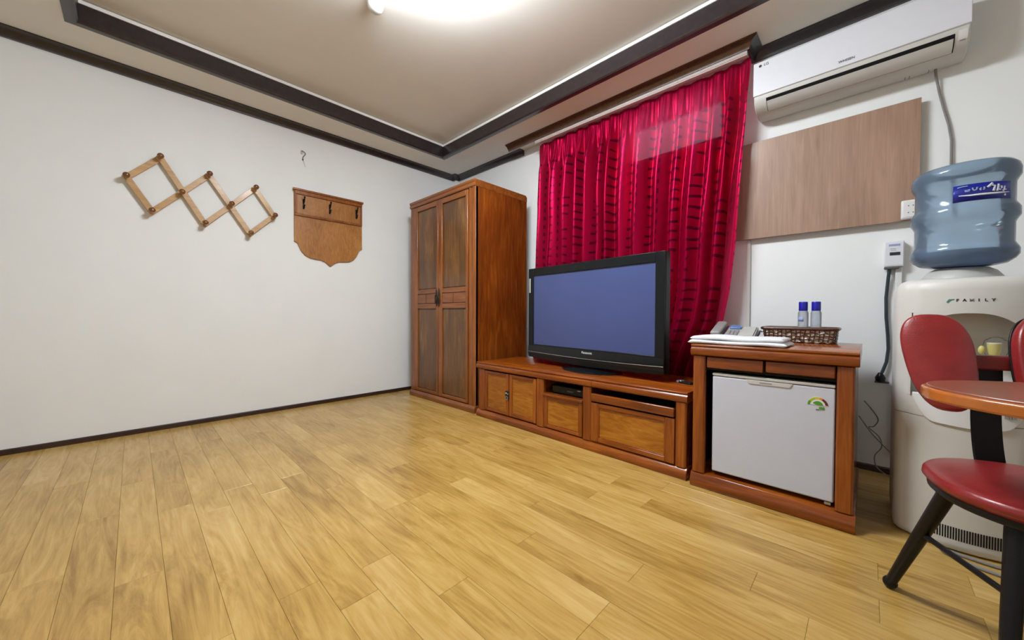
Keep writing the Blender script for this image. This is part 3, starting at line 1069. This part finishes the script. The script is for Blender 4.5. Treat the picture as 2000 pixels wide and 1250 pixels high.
# ------------------------------------------------------------------ air conditioner
ac = tag(empty('air_conditioner', (-.10, BY, 2.05)), 'long white split air conditioner high on the wall', 'air conditioner')
AX, AY, AZ = .10, -BY, -2.05
a0, a1 = -.508, .307
pr = [(2.795, 2.335), (2.60, 2.338), (2.586, 2.330), (2.583, 2.13), (2.592, 2.100), (2.620, 2.074), (2.665, 2.058), (2.72, 2.053), (2.785, 2.062), (2.795, 2.075)]
MB().prism([(y + AY, z + AZ) for y, z in pr], a0 + AX, a1 + AX, 'x').build('body', M['acbody'], ac, .006, 3)
MB().prism([(2.588 + AY, 2.336 + AZ), (2.577 + AY, 2.328 + AZ), (2.573 + AY, 2.20 + AZ), (2.5745 + AY, 2.138 + AZ), (2.588 + AY, 2.136 + AZ)], a0 - .002 + AX, a1 + .002 + AX, 'x').build('front_panel', M['acpanel'], ac, .003)


def ac_patch(name, mat, x0, x1, pts, off, parent=ac):
    """thin plate following the lower front of the unit"""
    mb = MB()
    n = len(pts)
    nr = []
    for i in range(n):
        a = Vector(pts[max(i - 1, 0)]); b = Vector(pts[min(i + 1, n - 1)])
        d = (b - a).normalized()
        nr.append(Vector((d.y, -d.x)))
    po = [(p[0] + q.x * off, p[1] + q.y * off) for p, q in zip(pts, nr)] + [(p[0] - q.x * .002, p[1] - q.y * .002) for p, q in reversed(list(zip(pts, nr)))]
    return mb.prism([(y + AY, z + AZ) for y, z in po], x0 + AX, x1 + AX, 'x').build(name, mat, parent)


ac_patch('outlet_gap', M['dark'], -.448, .262, [(2.5875, 2.115), (2.592, 2.100), (2.620, 2.074), (2.650, 2.063)], .0008)
lv = ac_patch('louver', M['acbody'], -.445, .258, [(2.5935, 2.0985), (2.606, 2.087), (2.620, 2.074), (2.648, 2.0635)], .004)
ac_patch('lower_cover', M['acbody'], -.440, .262, [(2.652, 2.0625), (2.665, 2.058), (2.72, 2.053), (2.775, 2.0605)], .0025)
ac_patch('display_panel', M['white'], .272, .300, [(2.5845, 2.122), (2.592, 2.100), (2.604, 2.088)], .0012)
ac_patch('mark_line', M['inkgrey'], .278, .294, [(2.606, 2.0868), (2.608, 2.085)], .0016)
for x in (.115, .130, .195):
    ac_patch('slot', M['dgrey'], x, x + .0025, [(2.735, 2.054), (2.775, 2.0605)], .0032)
dt = MB()
dt.lathe([(.0075, -.0006), (.0075, .0006)], seg=16)
dt.v = [(x - .476 + AX, -z + 2.5755 + AY, y + 2.305 + AZ) for x, y, z in dt.v]
dt.build('logo_dot', M['inkblack'], ac)
text_mesh('logo', 'LG', .02, M['inkblack'], ac, (-.447 + AX, 2.5752 + AY, 2.305 + AZ), (1, 0, 0), (0, 0, 1), width=.022)
text_mesh('logo', 'WHISEN', .02, M['inkblack'], ac, (-.100 + AX, 2.5725 + AY, 2.163 + AZ), (1, 0, 0), (0, 0, 1), width=.062)
cord = MB()
cpts = [(.217, 2.745, 2.062), (.222, 2.77, 2.03), (.235, 2.783, 1.95), (.250, 2.784, 1.868), (.268, 2.784, 1.78), (.278, 2.784, 1.70), (.279, 2.784, 1.573), (.285, 2.784, 1.45), (.29, 2.784, 1.34)]
cord.tube(cpts, .0050, 8)
tag(cord.build('power_cord', M['cordgrey'], None), 'grey cord hanging from the air conditioner down the wall', 'cord')

# ------------------------------------------------------------------ wall panel, outlet, meter, ducts
wp = tag(empty('wall_panel', (-.21, BY, 1.33)), 'brown laminate wood grain panel on the wall under the air conditioner', 'wall panel')
MB().box(-.43, .385, -.045, -.025, 0, .607).build('board', M['laminate'], wp, .001)
MB().box(-.41, .36, -.026, 0, .03, .58).build('backing_frame', M['dark'], wp)

ot = tag(empty('wall_outlet', (.145, BY - .045, 1.334)), 'white double socket on the corner of the laminate panel', 'outlet')
MB().box(-.034, .034, -.028, 0, 0, .094).build('box', M['white'], ot, .006, 3)
MB().box(-.027, .027, -.0305, -.027, .008, .086).build('face_plate', M['white'], ot, .002)
for z in (.030, .064):
    for dx in (-.008, .008):
        q = MB().lathe([(.0026, 0), (.0026, .001)], seg=10)
        q.v = [(x + dx, -.0305 - zz, y + z) for x, y, zz in q.v]
        q.build('socket_hole', M['dgrey'], ot)

mt_ = tag(empty('meter_box', (.091, BY, 1.10)), 'small white box with display window mounted on the wall', 'meter')
MB().box(-.036, .036, -.045, 0, 0, .132).build('case', M['white'], mt_, .003)
MB().box(-.033, .033, -.047, -.044, .006, .126).build('face', M['acpanel'], mt_, .001)
MB().box(-.020, .022, -.0482, -.0465, .106, .116).build('blue_strip', M['inkdim'], mt_)
MB().box(-.016, .022, -.0485, -.0465, .058, .074).build('display', M['inkblack'], mt_)
MB().box(-.014, .006, -.0482, -.0465, .090, .094).build('print_line', M['lgrey'], mt_)
MB().box(-.012, .008, -.0482, -.0465, .082, .085).build('print_line', M['lgrey'], mt_)
MB().box(-.036, .02, -.045, -.01, -.012, 0).build('cable_entry', M['dgrey'], mt_, .004)

dc = MB().box(.098, .122, BY - .022, BY, .10, 1.098)
tag(dc.build('cable_duct', M['white'], None, .002), 'white vertical cable duct below the small wall box', 'cable duct')
d2 = MB().box(-.572, -.553, BY - .014, BY, .04, 1.328)
tag(d2.build('cable_duct', M['offwhite'], None, .002), 'thin pale vertical cable duct beside the curtain edge', 'cable duct')

pc = tag(empty('plug_cord', (.05, BY, .50)), 'dark cord with plug hanging from the small wall box', 'cord')
MB().tube([(.026, -.030, .592), (.022, -.022, .54), (.016, -.016, .44), (.018, -.016, .335), (.025, -.016, .24), (.028, -.017, .17), (.022, -.020, .10), (.010, -.024, .055), (0, -.028, .025)], .0072, 8).build('cable', M['cord'], pc)
pg = MB()
pg.lathe([(.010, -.022), (.019, -.016), (.021, .004), (.014, .018), (.008, .03)], (0, -.03, .012), 16)
pg.build('plug', M['black'], pc)
MB().box(-.022, .034, -.034, -.02, -.014, -.004).build('plug_pins', M['dgrey'], pc, .002)

wr = [[(-.01, BY - .02, .38), (.02, BY - .03, .34), (.045, BY - .03, .29), (.03, BY - .03, .25), (.01, BY - .03, .24), (.05, BY - .04, .20), (.06, BY - .05, .15), (.035, BY - .06, .10), (.045, BY - .06, .04), (.10, BY - .08, .006)],
      [(-.03, BY - .05, .30), (.02, BY - .06, .22), (.06, BY - .06, .17), (.10, BY - .05, .12), (.14, BY - .05, .05)]]
names = ['thin loose wire looping down the wall behind the fridge cabinet', 'thin slanting wire between the fridge cabinet and the water dispenser']


def smooth_path(pts, n=6):
    P = [Vector(p) for p in pts]
    out = []
    for i in range(len(P) - 1):
        p0, p1, p2, p3 = P[max(i - 1, 0)], P[i], P[i + 1], P[min(i + 2, len(P) - 1)]
        for k_ in range(n):
            t = k_ / n
            out.append(.5 * ((2 * p1) + (p2 - p0) * t + (2 * p0 - 5 * p1 + 4 * p2 - p3) * t * t + (3 * p1 - p0 - 3 * p2 + p3) * t ** 3))
    out.append(P[-1])
    return out


for q, nm in zip(wr, names):
    tag(MB().tube(smooth_path(q), .0028, 6).build('loose_wire', M['cordgrey'], None), nm, 'wire')
fcord = smooth_path([(.42, 2.04, .007), (.33, 2.005, .007), (.25, 2.012, .007), (.207, 2.022, .007), (.204, 2.005, .007), (.225, 1.983, .007), (.265, 1.958, .007), (.335, 1.944, .007), (.45, 1.94, .007), (.60, 2.0, .007)], 8)
tag(MB().tube(fcord, .0058, 8).build('floor_cord', M['cordgrey'], None), 'grey cord looped on the floor in front of the water dispenser', 'cord')

# ------------------------------------------------------------------ water dispenser
wdz = tag(empty('water_dispenser', (.256, 2.25, 0)), 'cream floor standing water dispenser with a tap recess', 'water dispenser')
HW = .176


def plan(front, inset=0.0, notch=None):
    """outline counter-clockwise; bowed front (-y)"""
    hw = HW - inset
    yb_ = .17 - inset
    pts = []
    rr_ = .03
    for i in range(7):
        a = R(0 + 90 * i / 6); pts.append((hw - rr_ + rr_ * cos(a), yb_ - rr_ + rr_ * sin(a)))
    for i in range(7):
        a = R(90 + 90 * i / 6); pts.append((-hw + rr_ + rr_ * cos(a), yb_ - rr_ + rr_ * sin(a)))
    rf = .045
    yfr = lambda x: front + inset + .055 * (x / HW) ** 2
    yc = yfr(hw) + .02
    for i in range(7):
        a = R(180 + 75 * i / 6); pts.append((-hw + rf + rf * cos(a), yc + rf * sin(a) + .02))
    n = 14
    x_s = [-hw + rf + .004 + (2 * hw - 2 * rf - .008) * i / n for i in range(n + 1)]
    if notch is None:
        for x in x_s: pts.append((x, yfr(x)))
    else:
        nx, ny = notch
        pts.append((-nx - .003, yfr(nx)))
        pts.append((-nx, ny)); pts.append((nx, ny))
        pts.append((nx + .003, yfr(nx)))
    for i in range(7):
        a = R(285 + 75 * i / 6); pts.append((hw - rf + rf * cos(a), yc + rf * sin(a) + .02))
    return pts


def stack(levels):
    """loft of equal-length outlines: [(z, pts)]"""
    mb = MB()
    k_ = len(levels[0][1])
    for z, pts in levels: mb.v += [(x, y, z) for x, y in pts]
    for i in range(len(levels) - 1):
        for j in range(k_):
            a, b = i * k_ + j, i * k_ + (j + 1) % k_
            mb.f.append((a, b, b + k_, a + k_))
    mb.f.append(tuple(range(k_ - 1, -1, -1))); mb.f.append(tuple((len(levels) - 1) * k_ + j for j in range(k_)))
    return mb


FR = -.215
stack([(0.006, plan(FR, .010)), (.012, plan(FR, .004)), (.03, plan(FR)), (.470, plan(FR))]).build('lower_cabinet', M['offwhite'], wdz, smooth=50)
stack([(.472, plan(FR)), (.545, plan(FR))]).build('middle_panel', M['offwhite'], wdz, smooth=50)
stack([(.545, plan(FR, 0, (.134, -.105))), (.858, plan(FR, 0, (.134, -.105)))]).build('tap_recess', M['offwhite'], wdz, smooth=30)
stack([(.858, plan(FR)), (.940, plan(FR)), (.962, plan(FR, .004)), (.976, plan(FR, .014)), (.984, plan(FR, .032))]).build('head', M['offwhite'], wdz, smooth=50)
# arch over the recess, following the bowed front
ar = MB()
n = 26
for i in range(n + 1):
    x = -.134 + .268 * i / n
    yv = FR + .055 * (x / HW) ** 2
    zl = .856 - .075 * abs(x / .134) ** 2.6
    ar.v += [(x, yv, zl), (x, yv, .860), (x, yv + .018, zl), (x, yv + .018, .860)]
for i in range(n):
    a, b = i * 4, i * 4 + 4
    ar.f += [(a, b, b + 1, a + 1), (a + 2, a + 3, b + 3, b + 2), (a, a + 2, b + 2, b), (a + 1, b + 1, b + 3, a + 3)]
ar.build('arch', M['offwhite'], wdz)
# drip tray panel with rounded lower corners, slightly proud
tyl = MB()
n = 26
for i in range(n + 1):
    x = -.132 + .264 * i / n
    yv = FR + .055 * (x / HW) ** 2 - .007
    s = abs(x / .132)
    zl = .450 + .085 * max(0, (s - .55) / .45) ** 2.4 + .010 * s
    tyl.v += [(x, yv, zl), (x, yv, .556), (x, yv + .03, zl), (x, yv + .03, .556)]
for i in range(n):
    a, b = i * 4, i * 4 + 4
    tyl.f += [(a, b, b + 1, a + 1), (a + 2, a + 3, b + 3, b + 2), (a, a + 2, b + 2, b), (a + 1, b + 1, b + 3, a + 3)]
tyl.f += [(0, 1, 3, 2), (n * 4, n * 4 + 2, n * 4 + 3, n * 4 + 1)]
dtp = tyl.build('drip_tray', M['white'], wdz, .002)
ve = MB()
for i in range(5):
    ve.box(.078 + i * .0055, .081 + i * .0055, FR + .0035, FR + .008, .500, .518)
ve.build('drain_grille', M['grey'], dtp)
# tap: pale yellow cup-like spout under a clear cover
tpz = MB().lathe([(.012, 0), (.0145, .010), (.017, .036), (.0175, .040)], (.062, -.150, .710), 18).build('tap', M['cupyellow'], wdz)
tpz['label'] = 'pale yellow tap under a clear cover'
MB().lathe([(.0165, .040), (.0165, .043)], (.062, -.150, .710), 18).build('tap_rim', M['ink'], tpz)
MB().tube([(.062, -.14, .732), (.062, -.10, .732)], .010, 10).build('spout', M['offwhite'], tpz)
MB().lathe([(.020, 0), (.026, .012), (.030, .034), (.026, .056), (.014, .066), (.002, .069)], (.066, -.148, .704), 20, False, False).build('clear_cover', M['clear'], tpz)
MB().ball((.034, -.155, .726), .0105, sc=(.8, .8, 1.5)).build('lever', M['cupyellow'], tpz)
# grille slots
for i in range(26):
    x = -.078 + i * .0062
    yv = FR + .055 * (x / HW) ** 2
    MB().box(x, x + .0034, yv - .0012, yv + .004, .046, .090).build('vent_slot', M['dark'], wdz, smooth=0)
# lettering
xs0 = -.027
yt = lambda x: FR + .055 * (x / HW) ** 2 - .0006
for i, ch in enumerate('FAMILY'):
    x = -.030 + i * .0158
    text_mesh('letter', ch, .0135, M['inkgrey'] if ch == 'M' else M['inkblack'], wdz, (x, yt(x), .9015), (1, 0, 0), (0, 0, 1), offset=.0004)
lg = MB()
lg.prism([(-.056, .895), (-.050, .906), (-.036, .907), (-.034, .903), (-.046, .902), (-.052, .894)], yt(-.045) - .0006, yt(-.045) + .001, 'y')
lg.build('logo_mark', M['inkteal'], wdz)
for z in (.893, .901):
    MB().ball((.148, FR + .040, z), .0045, sc=(1, .5, 1)).build('indicator', M['orange'], wdz)
MB().lathe([(.108, .980), (.106, .992), (.088, 1.018), (.070, 1.030), (.050, 1.032)], seg=40).build('bottle_collar', M['lgrey'], wdz)

# water bottle
bt = tag(empty('water_bottle', (.256, 2.25, 1.022)), 'big translucent blue water bottle upside down on the dispenser', 'water bottle')
pf = [(.050, .011), (.072, .012), (.110, .022), (.128, .038), (.1365, .052), (.137, .072), (.131, .085), (.1255, .096), (.1255, .168), (.130, .180), (.137, .192), (.137, .220), (.131, .232), (.1255, .242), (.1255, .314), (.130, .326), (.1365, .338), (.137, .362), (.133, .378), (.122, .390), (.10, .396), (.04, .392), (.002, .390)]
MB().lathe(pf, seg=56, capb=False).build('shell', M['bottle'], bt, smooth=70)
MB().lathe([(.048, .013), (.070, .0145), (.108, .025), (.1255, .040), (.1335, .053), (.134, .066), (.1335, .070)], seg=48).build('water', M['water'], bt, smooth=70)
lb = MB()
n = 48
RL = .1263


def lab_pt(u, v, r=RL):
    a = R(-107 + 70 * u)
    return (r * cos(a), r * sin(a), .243 + .061 * v)


for v in (0, 1):
    for i in range(n + 1): lb.v.append(lab_pt(i / n, v))
lb.f = [(i, i + 1, n + 2 + i, n + 1 + i) for i in range(n)]
lbo = lb.build('label_sheet', M['labelblue'], bt, solid=.0006)
lbo['label'] = 'deep blue label with white Korean lettering'


def stroke(pts, wid, mat, name='lettering'):
    """flat brush stroke on the label: pts (u,v) in label space, wid list of half widths"""
    mb = MB()
    P0 = [Vector((p[0] * 2.52, p[1])) for p in pts]
    w0 = wid if isinstance(wid, list) else [wid] * len(P0)
    P, wl = [], []
    for i in range(len(P0) - 1):
        for q in range(5):
            P.append(P0[i].lerp(P0[i + 1], q / 5)); wl.append(w0[i] + (w0[i + 1] - w0[i]) * q / 5)
    P.append(P0[-1]); wl.append(w0[-1])
    for i, p in enumerate(P):
        t = (P[min(i + 1, len(P) - 1)] - P[max(i - 1, 0)]).normalized()
        q = Vector((-t.y, t.x)) * wl[i]
        for s in (1, -1):
            c = p + q * s
            mb.v.append(lab_pt(c.x / 2.52, c.y, RL + .0012))
    mb.f = [(2 * i, 2 * i + 1, 2 * i + 3, 2 * i + 2) for i in range(len(P) - 1)]
    return mb


def put(lst, mat, name):
    mb = MB()
    for pts, wd_ in lst:
        s = stroke(pts, wd_, mat)
        mb.add(s.v, s.f)
    mb.build(name, mat, lbo, solid=.0004)


# label px frame (from the photograph): x 275..1670, top edge ~460->305, bottom ~850->720
def lp(x, y):
    u = (x - 275) / 1395
    yt_ = 462 - 157 * u; yb2 = 855 - 137 * u
    return (u, 1 - (y - yt_) / (yb2 - yt_))


put([([lp(400, 695), lp(650, 690), lp(950, 662), lp(1200, 635), lp(1400, 605), lp(1585, 575)], [.02, .045, .055, .05, .035, .01])], M['ink'], 'swoosh')
put([([lp(1005, 505), lp(1060, 460), lp(1125, 400)], [.05, .06, .06]), ([lp(1115, 455), lp(1200, 462)], .035), ([lp(1270, 415), lp(1262, 500), lp(1235, 585)], .05),
     ([lp(1190, 450), lp(1165, 520), lp(1150, 585)], [.03, .05, .06]), ([lp(1262, 548), lp(1330, 540)], .03)], M['ink'], 'lettering')
put([([lp(1325, 480), lp(1350, 465), lp(1360, 495), lp(1335, 510)], .04), ([lp(1440, 450), lp(1425, 520), lp(1400, 580)], [.03, .045, .03]), ([lp(1440, 535), lp(1490, 525)], .025),
     ([lp(1370, 560), lp(1420, 545)], .025), ([lp(1435, 640), lp(1465, 650), lp(1450, 670), lp(1430, 655)], .035)], M['ink'], 'lettering')
put([([lp(540, 560), lp(545, 600), lp(620, 595), lp(630, 545)], .035), ([lp(560, 570), lp(610, 562)], .03),
     ([lp(690, 510), lp(700, 555), lp(735, 580), lp(780, 550), lp(785, 500)], .035),
     ([lp(875, 515), lp(845, 545), lp(875, 575)], .035), ([lp(935, 495), lp(945, 540), lp(915, 565)], .035)], M['inkdim'], 'lettering')
put([([lp(370, 505), lp(480, 480), lp(590, 468)], .03)], M['inkdim'], 'lettering')

# ------------------------------------------------------------------ chair
ch = tag(empty('dining_chair', (.323, 1.53, 0), R(16)), 'red padded chair with split backrest and black metal legs', 'chair')


def pad_mesh(outline, th, dome, nr=7):
    """pillow from a closed outline (x,z) in its own plane; -y is the padded side"""
    mb = MB()
    k_ = len(outline)
    cxm = sum(p[0] for p in outline) / k_; czm = sum(p[1] for p in outline) / k_
    rings = []
    for i in range(nr + 1):
        f = 1 - (i / nr) ** 1.6
        f = max(f, .02)
        yv = -th - dome * (1 - f ** 2.6)
        rings.append([(cxm + (x - cxm) * f, yv, czm + (z - czm) * f) for x, z in outline])
    edge_ = [[(cxm + (x - cxm) * .955, .0, czm + (z - czm) * .955) for x, z in outline], [(cxm + (x - cxm) * 1.0, -th * .45, czm + (z - czm) * 1.0) for x, z in outline],
             [(cxm + (x - cxm) * .995, -th * .8, czm + (z - czm) * .995) for x, z in outline]]
    rings[0] = [(cxm + (x - cxm) * .975, -th, czm + (z - czm) * .975) for x, z in outline]
    allr = edge_ + rings
    for r_ in allr: mb.v += r_
    for i in range(len(allr) - 1):
        for j in range(k_):
            a, b = i * k_ + j, i * k_ + (j + 1) % k_
            mb.f.append((a, b, b + k_, a + k_))
    mb.f.append(tuple(range(k_))); mb.f.append(tuple((len(allr) - 1) * k_ + j for j in range(k_)))
    return mb


def sup(a, b, e_=2.6, n=44):
    out = []
    for i in range(n):
        t = 2 * pi * i / n
        c, s = cos(t), sin(t)
        out.append((a * abs(c) ** (2 / e_) * (1 if c >= 0 else -1), b * abs(s) ** (2 / e_) * (1 if s >= 0 else -1)))
    return out


def xf(mb, fn):
    mb.v = [tuple(fn(Vector(v))) for v in mb.v]
    return mb


# seat cushion: plane horizontal
sp = sup(.208, .204, 2.25, 56)
xf(pad_mesh(sp, .030, .022, 8), lambda v: Vector((v.x, v.z - .005, .398 - v.y))).build('seat', M['red'], ch, smooth=70)
sp2 = sup(.198, .194, 2.25, 48)
MB().prism([(x, y - .005) for x, y in sp2], .378, .402, 'z').build('seat_pan', M['frame'], ch, .008, 3)
legs = {(s_, t_): ((s_ * a_, b_), (s_ * c_, d_)) for s_ in (-1, 1) for t_, (a_, b_, c_, d_) in ((1, (.170, .005, .224, .171)), (-1, (.112, -.118, .171, -.2215)))}
lpos = {}
for key, (tp_, ft_) in legs.items():
    a = Vector((*tp_, .386)); b = Vector((*ft_, .016))
    lpos[key] = (a, b)
    lgm = MB().tube([a, a.lerp(b, .5), a.lerp(b, .93), b], [.0185, .0165, .0135, .013], 14)
    lgo = lgm.build('leg', M['frame'], ch)
    MB().ball((b.x, b.y, .018), .0178).build('foot', M['frame'], lgo)
for s in (-1, 1):
    a, b = lpos[(s, 1)]; c, d = lpos[(s, -1)]
    MB().tube([a.lerp(b, .42), c.lerp(d, .42)], .0075, 10).build('stretcher', M['frame'], ch)
# flat curved spine
sp_ = smooth_path([(0, .05, .386), (0, .17, .386), (0, .212, .402), (0, .234, .46), (0, .246, .55), (0, .244, .63), (0, .246, .68), (0, .246, .712)], 5)
mb = MB()
for i, p in enumerate(sp_):
    t = (sp_[min(i + 1, len(sp_) - 1)] - sp_[max(i - 1, 0)]).normalized()
    nn = Vector((0, -t.z, t.y)) * .005
    for s in (-1, 1):
        mb.v += [tuple(p + nn + Vector((s * .030, 0, 0))), tuple(p - nn + Vector((s * .030, 0, 0)))]
for i in range(len(sp_) - 1):
    a, b = i * 4, i * 4 + 4
    mb.f += [(a, a + 2, b + 2, b), (a + 1, b + 1, b + 3, a + 3), (a, b, b + 1, a + 1), (a + 2, a + 3, b + 3, b + 2)]
mb.f += [(0, 1, 3, 2), (b, b + 2, b + 3, b + 1)]
mb.build('back_spine', M['frame'], ch, .001)
MB().box(-.12, .12, .226, .246, .688, .730).build('back_bar', M['redpipe'], ch, .005)
# two backrest pads: egg outline, wide above, narrower inward foot
for s in (-1, 1):
    ol = []
    for i in range(48):
        t = 2 * pi * i / 48
        c, q = cos(t), sin(t)
        wx = .073 * abs(c) ** .74 * (1 if c > 0 else -1)
        hz = .148 * abs(q) ** .78 * (1 if q > 0 else -1)
        wx *= 1 + .14 * (hz / .148)
        shift = -.020 * (hz / .148)          # foot leans to the middle (inner side is +x for the left pad)
        ol.append((-s * (wx + shift), hz))
    mbp = pad_mesh(ol, .026, .016, 6)

    def tr(v, s=s):
        v = Matrix.Rotation(R(-14), 3, 'X') @ v
        v = Matrix.Rotation(s * R(16), 3, 'Z') @ v
        return v + Vector((s * .104, .238, .704))
    xf(mbp, tr).build('backrest_pad', M['red'], ch, smooth=70)
    shell = MB().prism([(x * .985, z * .985) for x, z in ol], 0, .006, 'y')
    xf(shell, tr).build('pad_shell', M['frame'], ch, .002)

# ------------------------------------------------------------------ table
tb = tag(empty('dining_table', (.596, 1.362, 0)), 'small oval red brown table with orange edge over the chair seat', 'table')
el_ = [(.50 * cos(2 * pi * i / 72), .262 * sin(2 * pi * i / 72)) for i in range(72)]
MB().prism(el_, .648, .676, 'z').build('edge_band', M['tedge'], tb, .006, 3)
MB().prism([(x * .982, y * .97) for x, y in el_], .670, .681, 'z').build('table_top', M['table'], tb, .002)
MB().tube([(.13, -.03, .016), (.13, -.03, .650)], .028, 20).build('column', M['frame'], tb)
MB().lathe([(.125, 0), (.122, .010), (.05, .022), (.03, .03)], (.13, -.03, 0), 32).build('foot', M['frame'], tb)

# ------------------------------------------------------------------ left wall: peg rack, hook board, nail
pk = tag(empty('peg_rack', (LX, .40, 1.72)), 'pale wooden accordion peg rack hung slanting on the wall', 'peg rack')
nodes = {'L': (-.024, 1.774), 'T1': (.144, 1.953), 'B1': (.098, 1.563), 'M1': (.256, 1.729), 'T2': (.413, 1.903), 'B2': (.385, 1.527), 'M2': (.546, 1.705), 'T3': (.707, 1.874), 'E': (.840, 1.673), 'B3': (.669, 1.498)}
P = {k_: Vector((0, y - .40, z - 1.72)) for k_, (y, z) in nodes.items()}


def slat(a, b, x):
    p0, p1 = P[a].copy(), P[b].copy()
    t = (p1 - p0).normalized()
    p0 -= t * .016; p1 += t * .016
    p0.x = p1.x = x
    MB().bar(p0, p1, (0, -t.z, t.y), .037, .011).build('slat', M['pegwood'], pk, .002)


for a, b in (('T1', 'B2'), ('T2', 'B3'), ('L', 'B1'), ('T3', 'E')): slat(a, b, .030)
for a, b in (('B1', 'T2'), ('B2', 'T3'), ('L', 'T1'), ('B3', 'E')): slat(a, b, .0185)
for k_, p in P.items():
    mbq = MB()
    mbq.lathe([(.0085, 0), (.0085, .052), (.0095, .058), (.0175, .064), (.0195, .073), (.0175, .083), (.009, .089), (.001, .090)], seg=16)
    mbq.v = [(z + .004, p.y + y, p.z + x) for x, y, z in mbq.v]
    mbq.build('peg', M['pegdark'], pk)

hb = tag(empty('hook_board', (LX, 1.30, 1.29)), 'shield shaped orange brown wooden board with black coat hooks', 'hook board')


def yz(y, z): return (y - 1.30, z - 1.29)


half = [(.303, 1.950), (.303, 1.486), (.290, 1.482), (.275, 1.470), (.262, 1.440), (.245, 1.405), (.215, 1.370), (.175, 1.350), (.120, 1.343), (.080, 1.340), (.045, 1.325), (.018, 1.302), (0, 1.290)]
ol = [(dy, z - 1.29) for dy, z in half] + [(-dy, z - 1.29) for dy, z in reversed(half[:-1])]
bdm = MB().prism(ol, 0, .018, 'x')
bdm.build('board', M['shield'], hb, .003)
MB().prism([(-.312, 1.936 - 1.29), (-.312, 1.955 - 1.29), (.312, 1.955 - 1.29), (.312, 1.936 - 1.29)], 0, .036, 'x').build('top_cap', M['wframe'], hb, .004)
for q in ((-.300, .300, 1.905, 1.936), (-.300, .300, 1.714, 1.735), (-.300, -.282, 1.735, 1.905), (.282, .300, 1.735, 1.905)):
    MB().box(.016, .030, q[0], q[1], q[2] - 1.29, q[3] - 1.29).build('panel_rail', M['wframe'], hb, .003)
for dy in (-.228, -.005, .245):
    hk = MB()
    zc = 1.826 - 1.29
    hk.box(.018, .0205, dy - .007, dy + .007, zc - .045, zc + .045)
    hk.tube(smooth_path([(.020, dy, zc + .008), (.036, dy, zc + .014), (.048, dy, zc + .032), (.055, dy, zc + .054)], 4), .0060, 8)
    hk.tube(smooth_path([(.020, dy, zc - .030), (.034, dy, zc - .036), (.044, dy, zc - .028), (.047, dy, zc - .016)], 4), .0052, 8)
    hk.ball((.055, dy, zc + .055), .0085).ball((.047, dy, zc - .015), .0080)
    hk.build('coat_hook', M['frame'], hb)

nl = tag(empty('wall_hook', (LX, 1.077, 2.25)), 'small bent metal hook with thread high on the wall', 'hook')
MB().tube(smooth_path([(0, -.012, .055), (.010, -.008, .050), (.016, .006, .042), (.018, .014, .028), (.014, .008, .014), (.008, -.002, .000), (.004, -.004, -.020)], 4), .0032, 7).build('wire', M['dgrey'], nl)
MB().ball((.006, -.004, -.024), .006).build('nail_head', M['inkblack'], nl)
MB().box(.0, .003, -.020, -.004, .022, .052).build('tab', M['lgrey'], nl, .001)
MB().tube([(.004, -.002, -.026), (.003, .008, -.055), (.003, .016, -.085)], .0012, 5).build('thread', M['cordgrey'], nl)
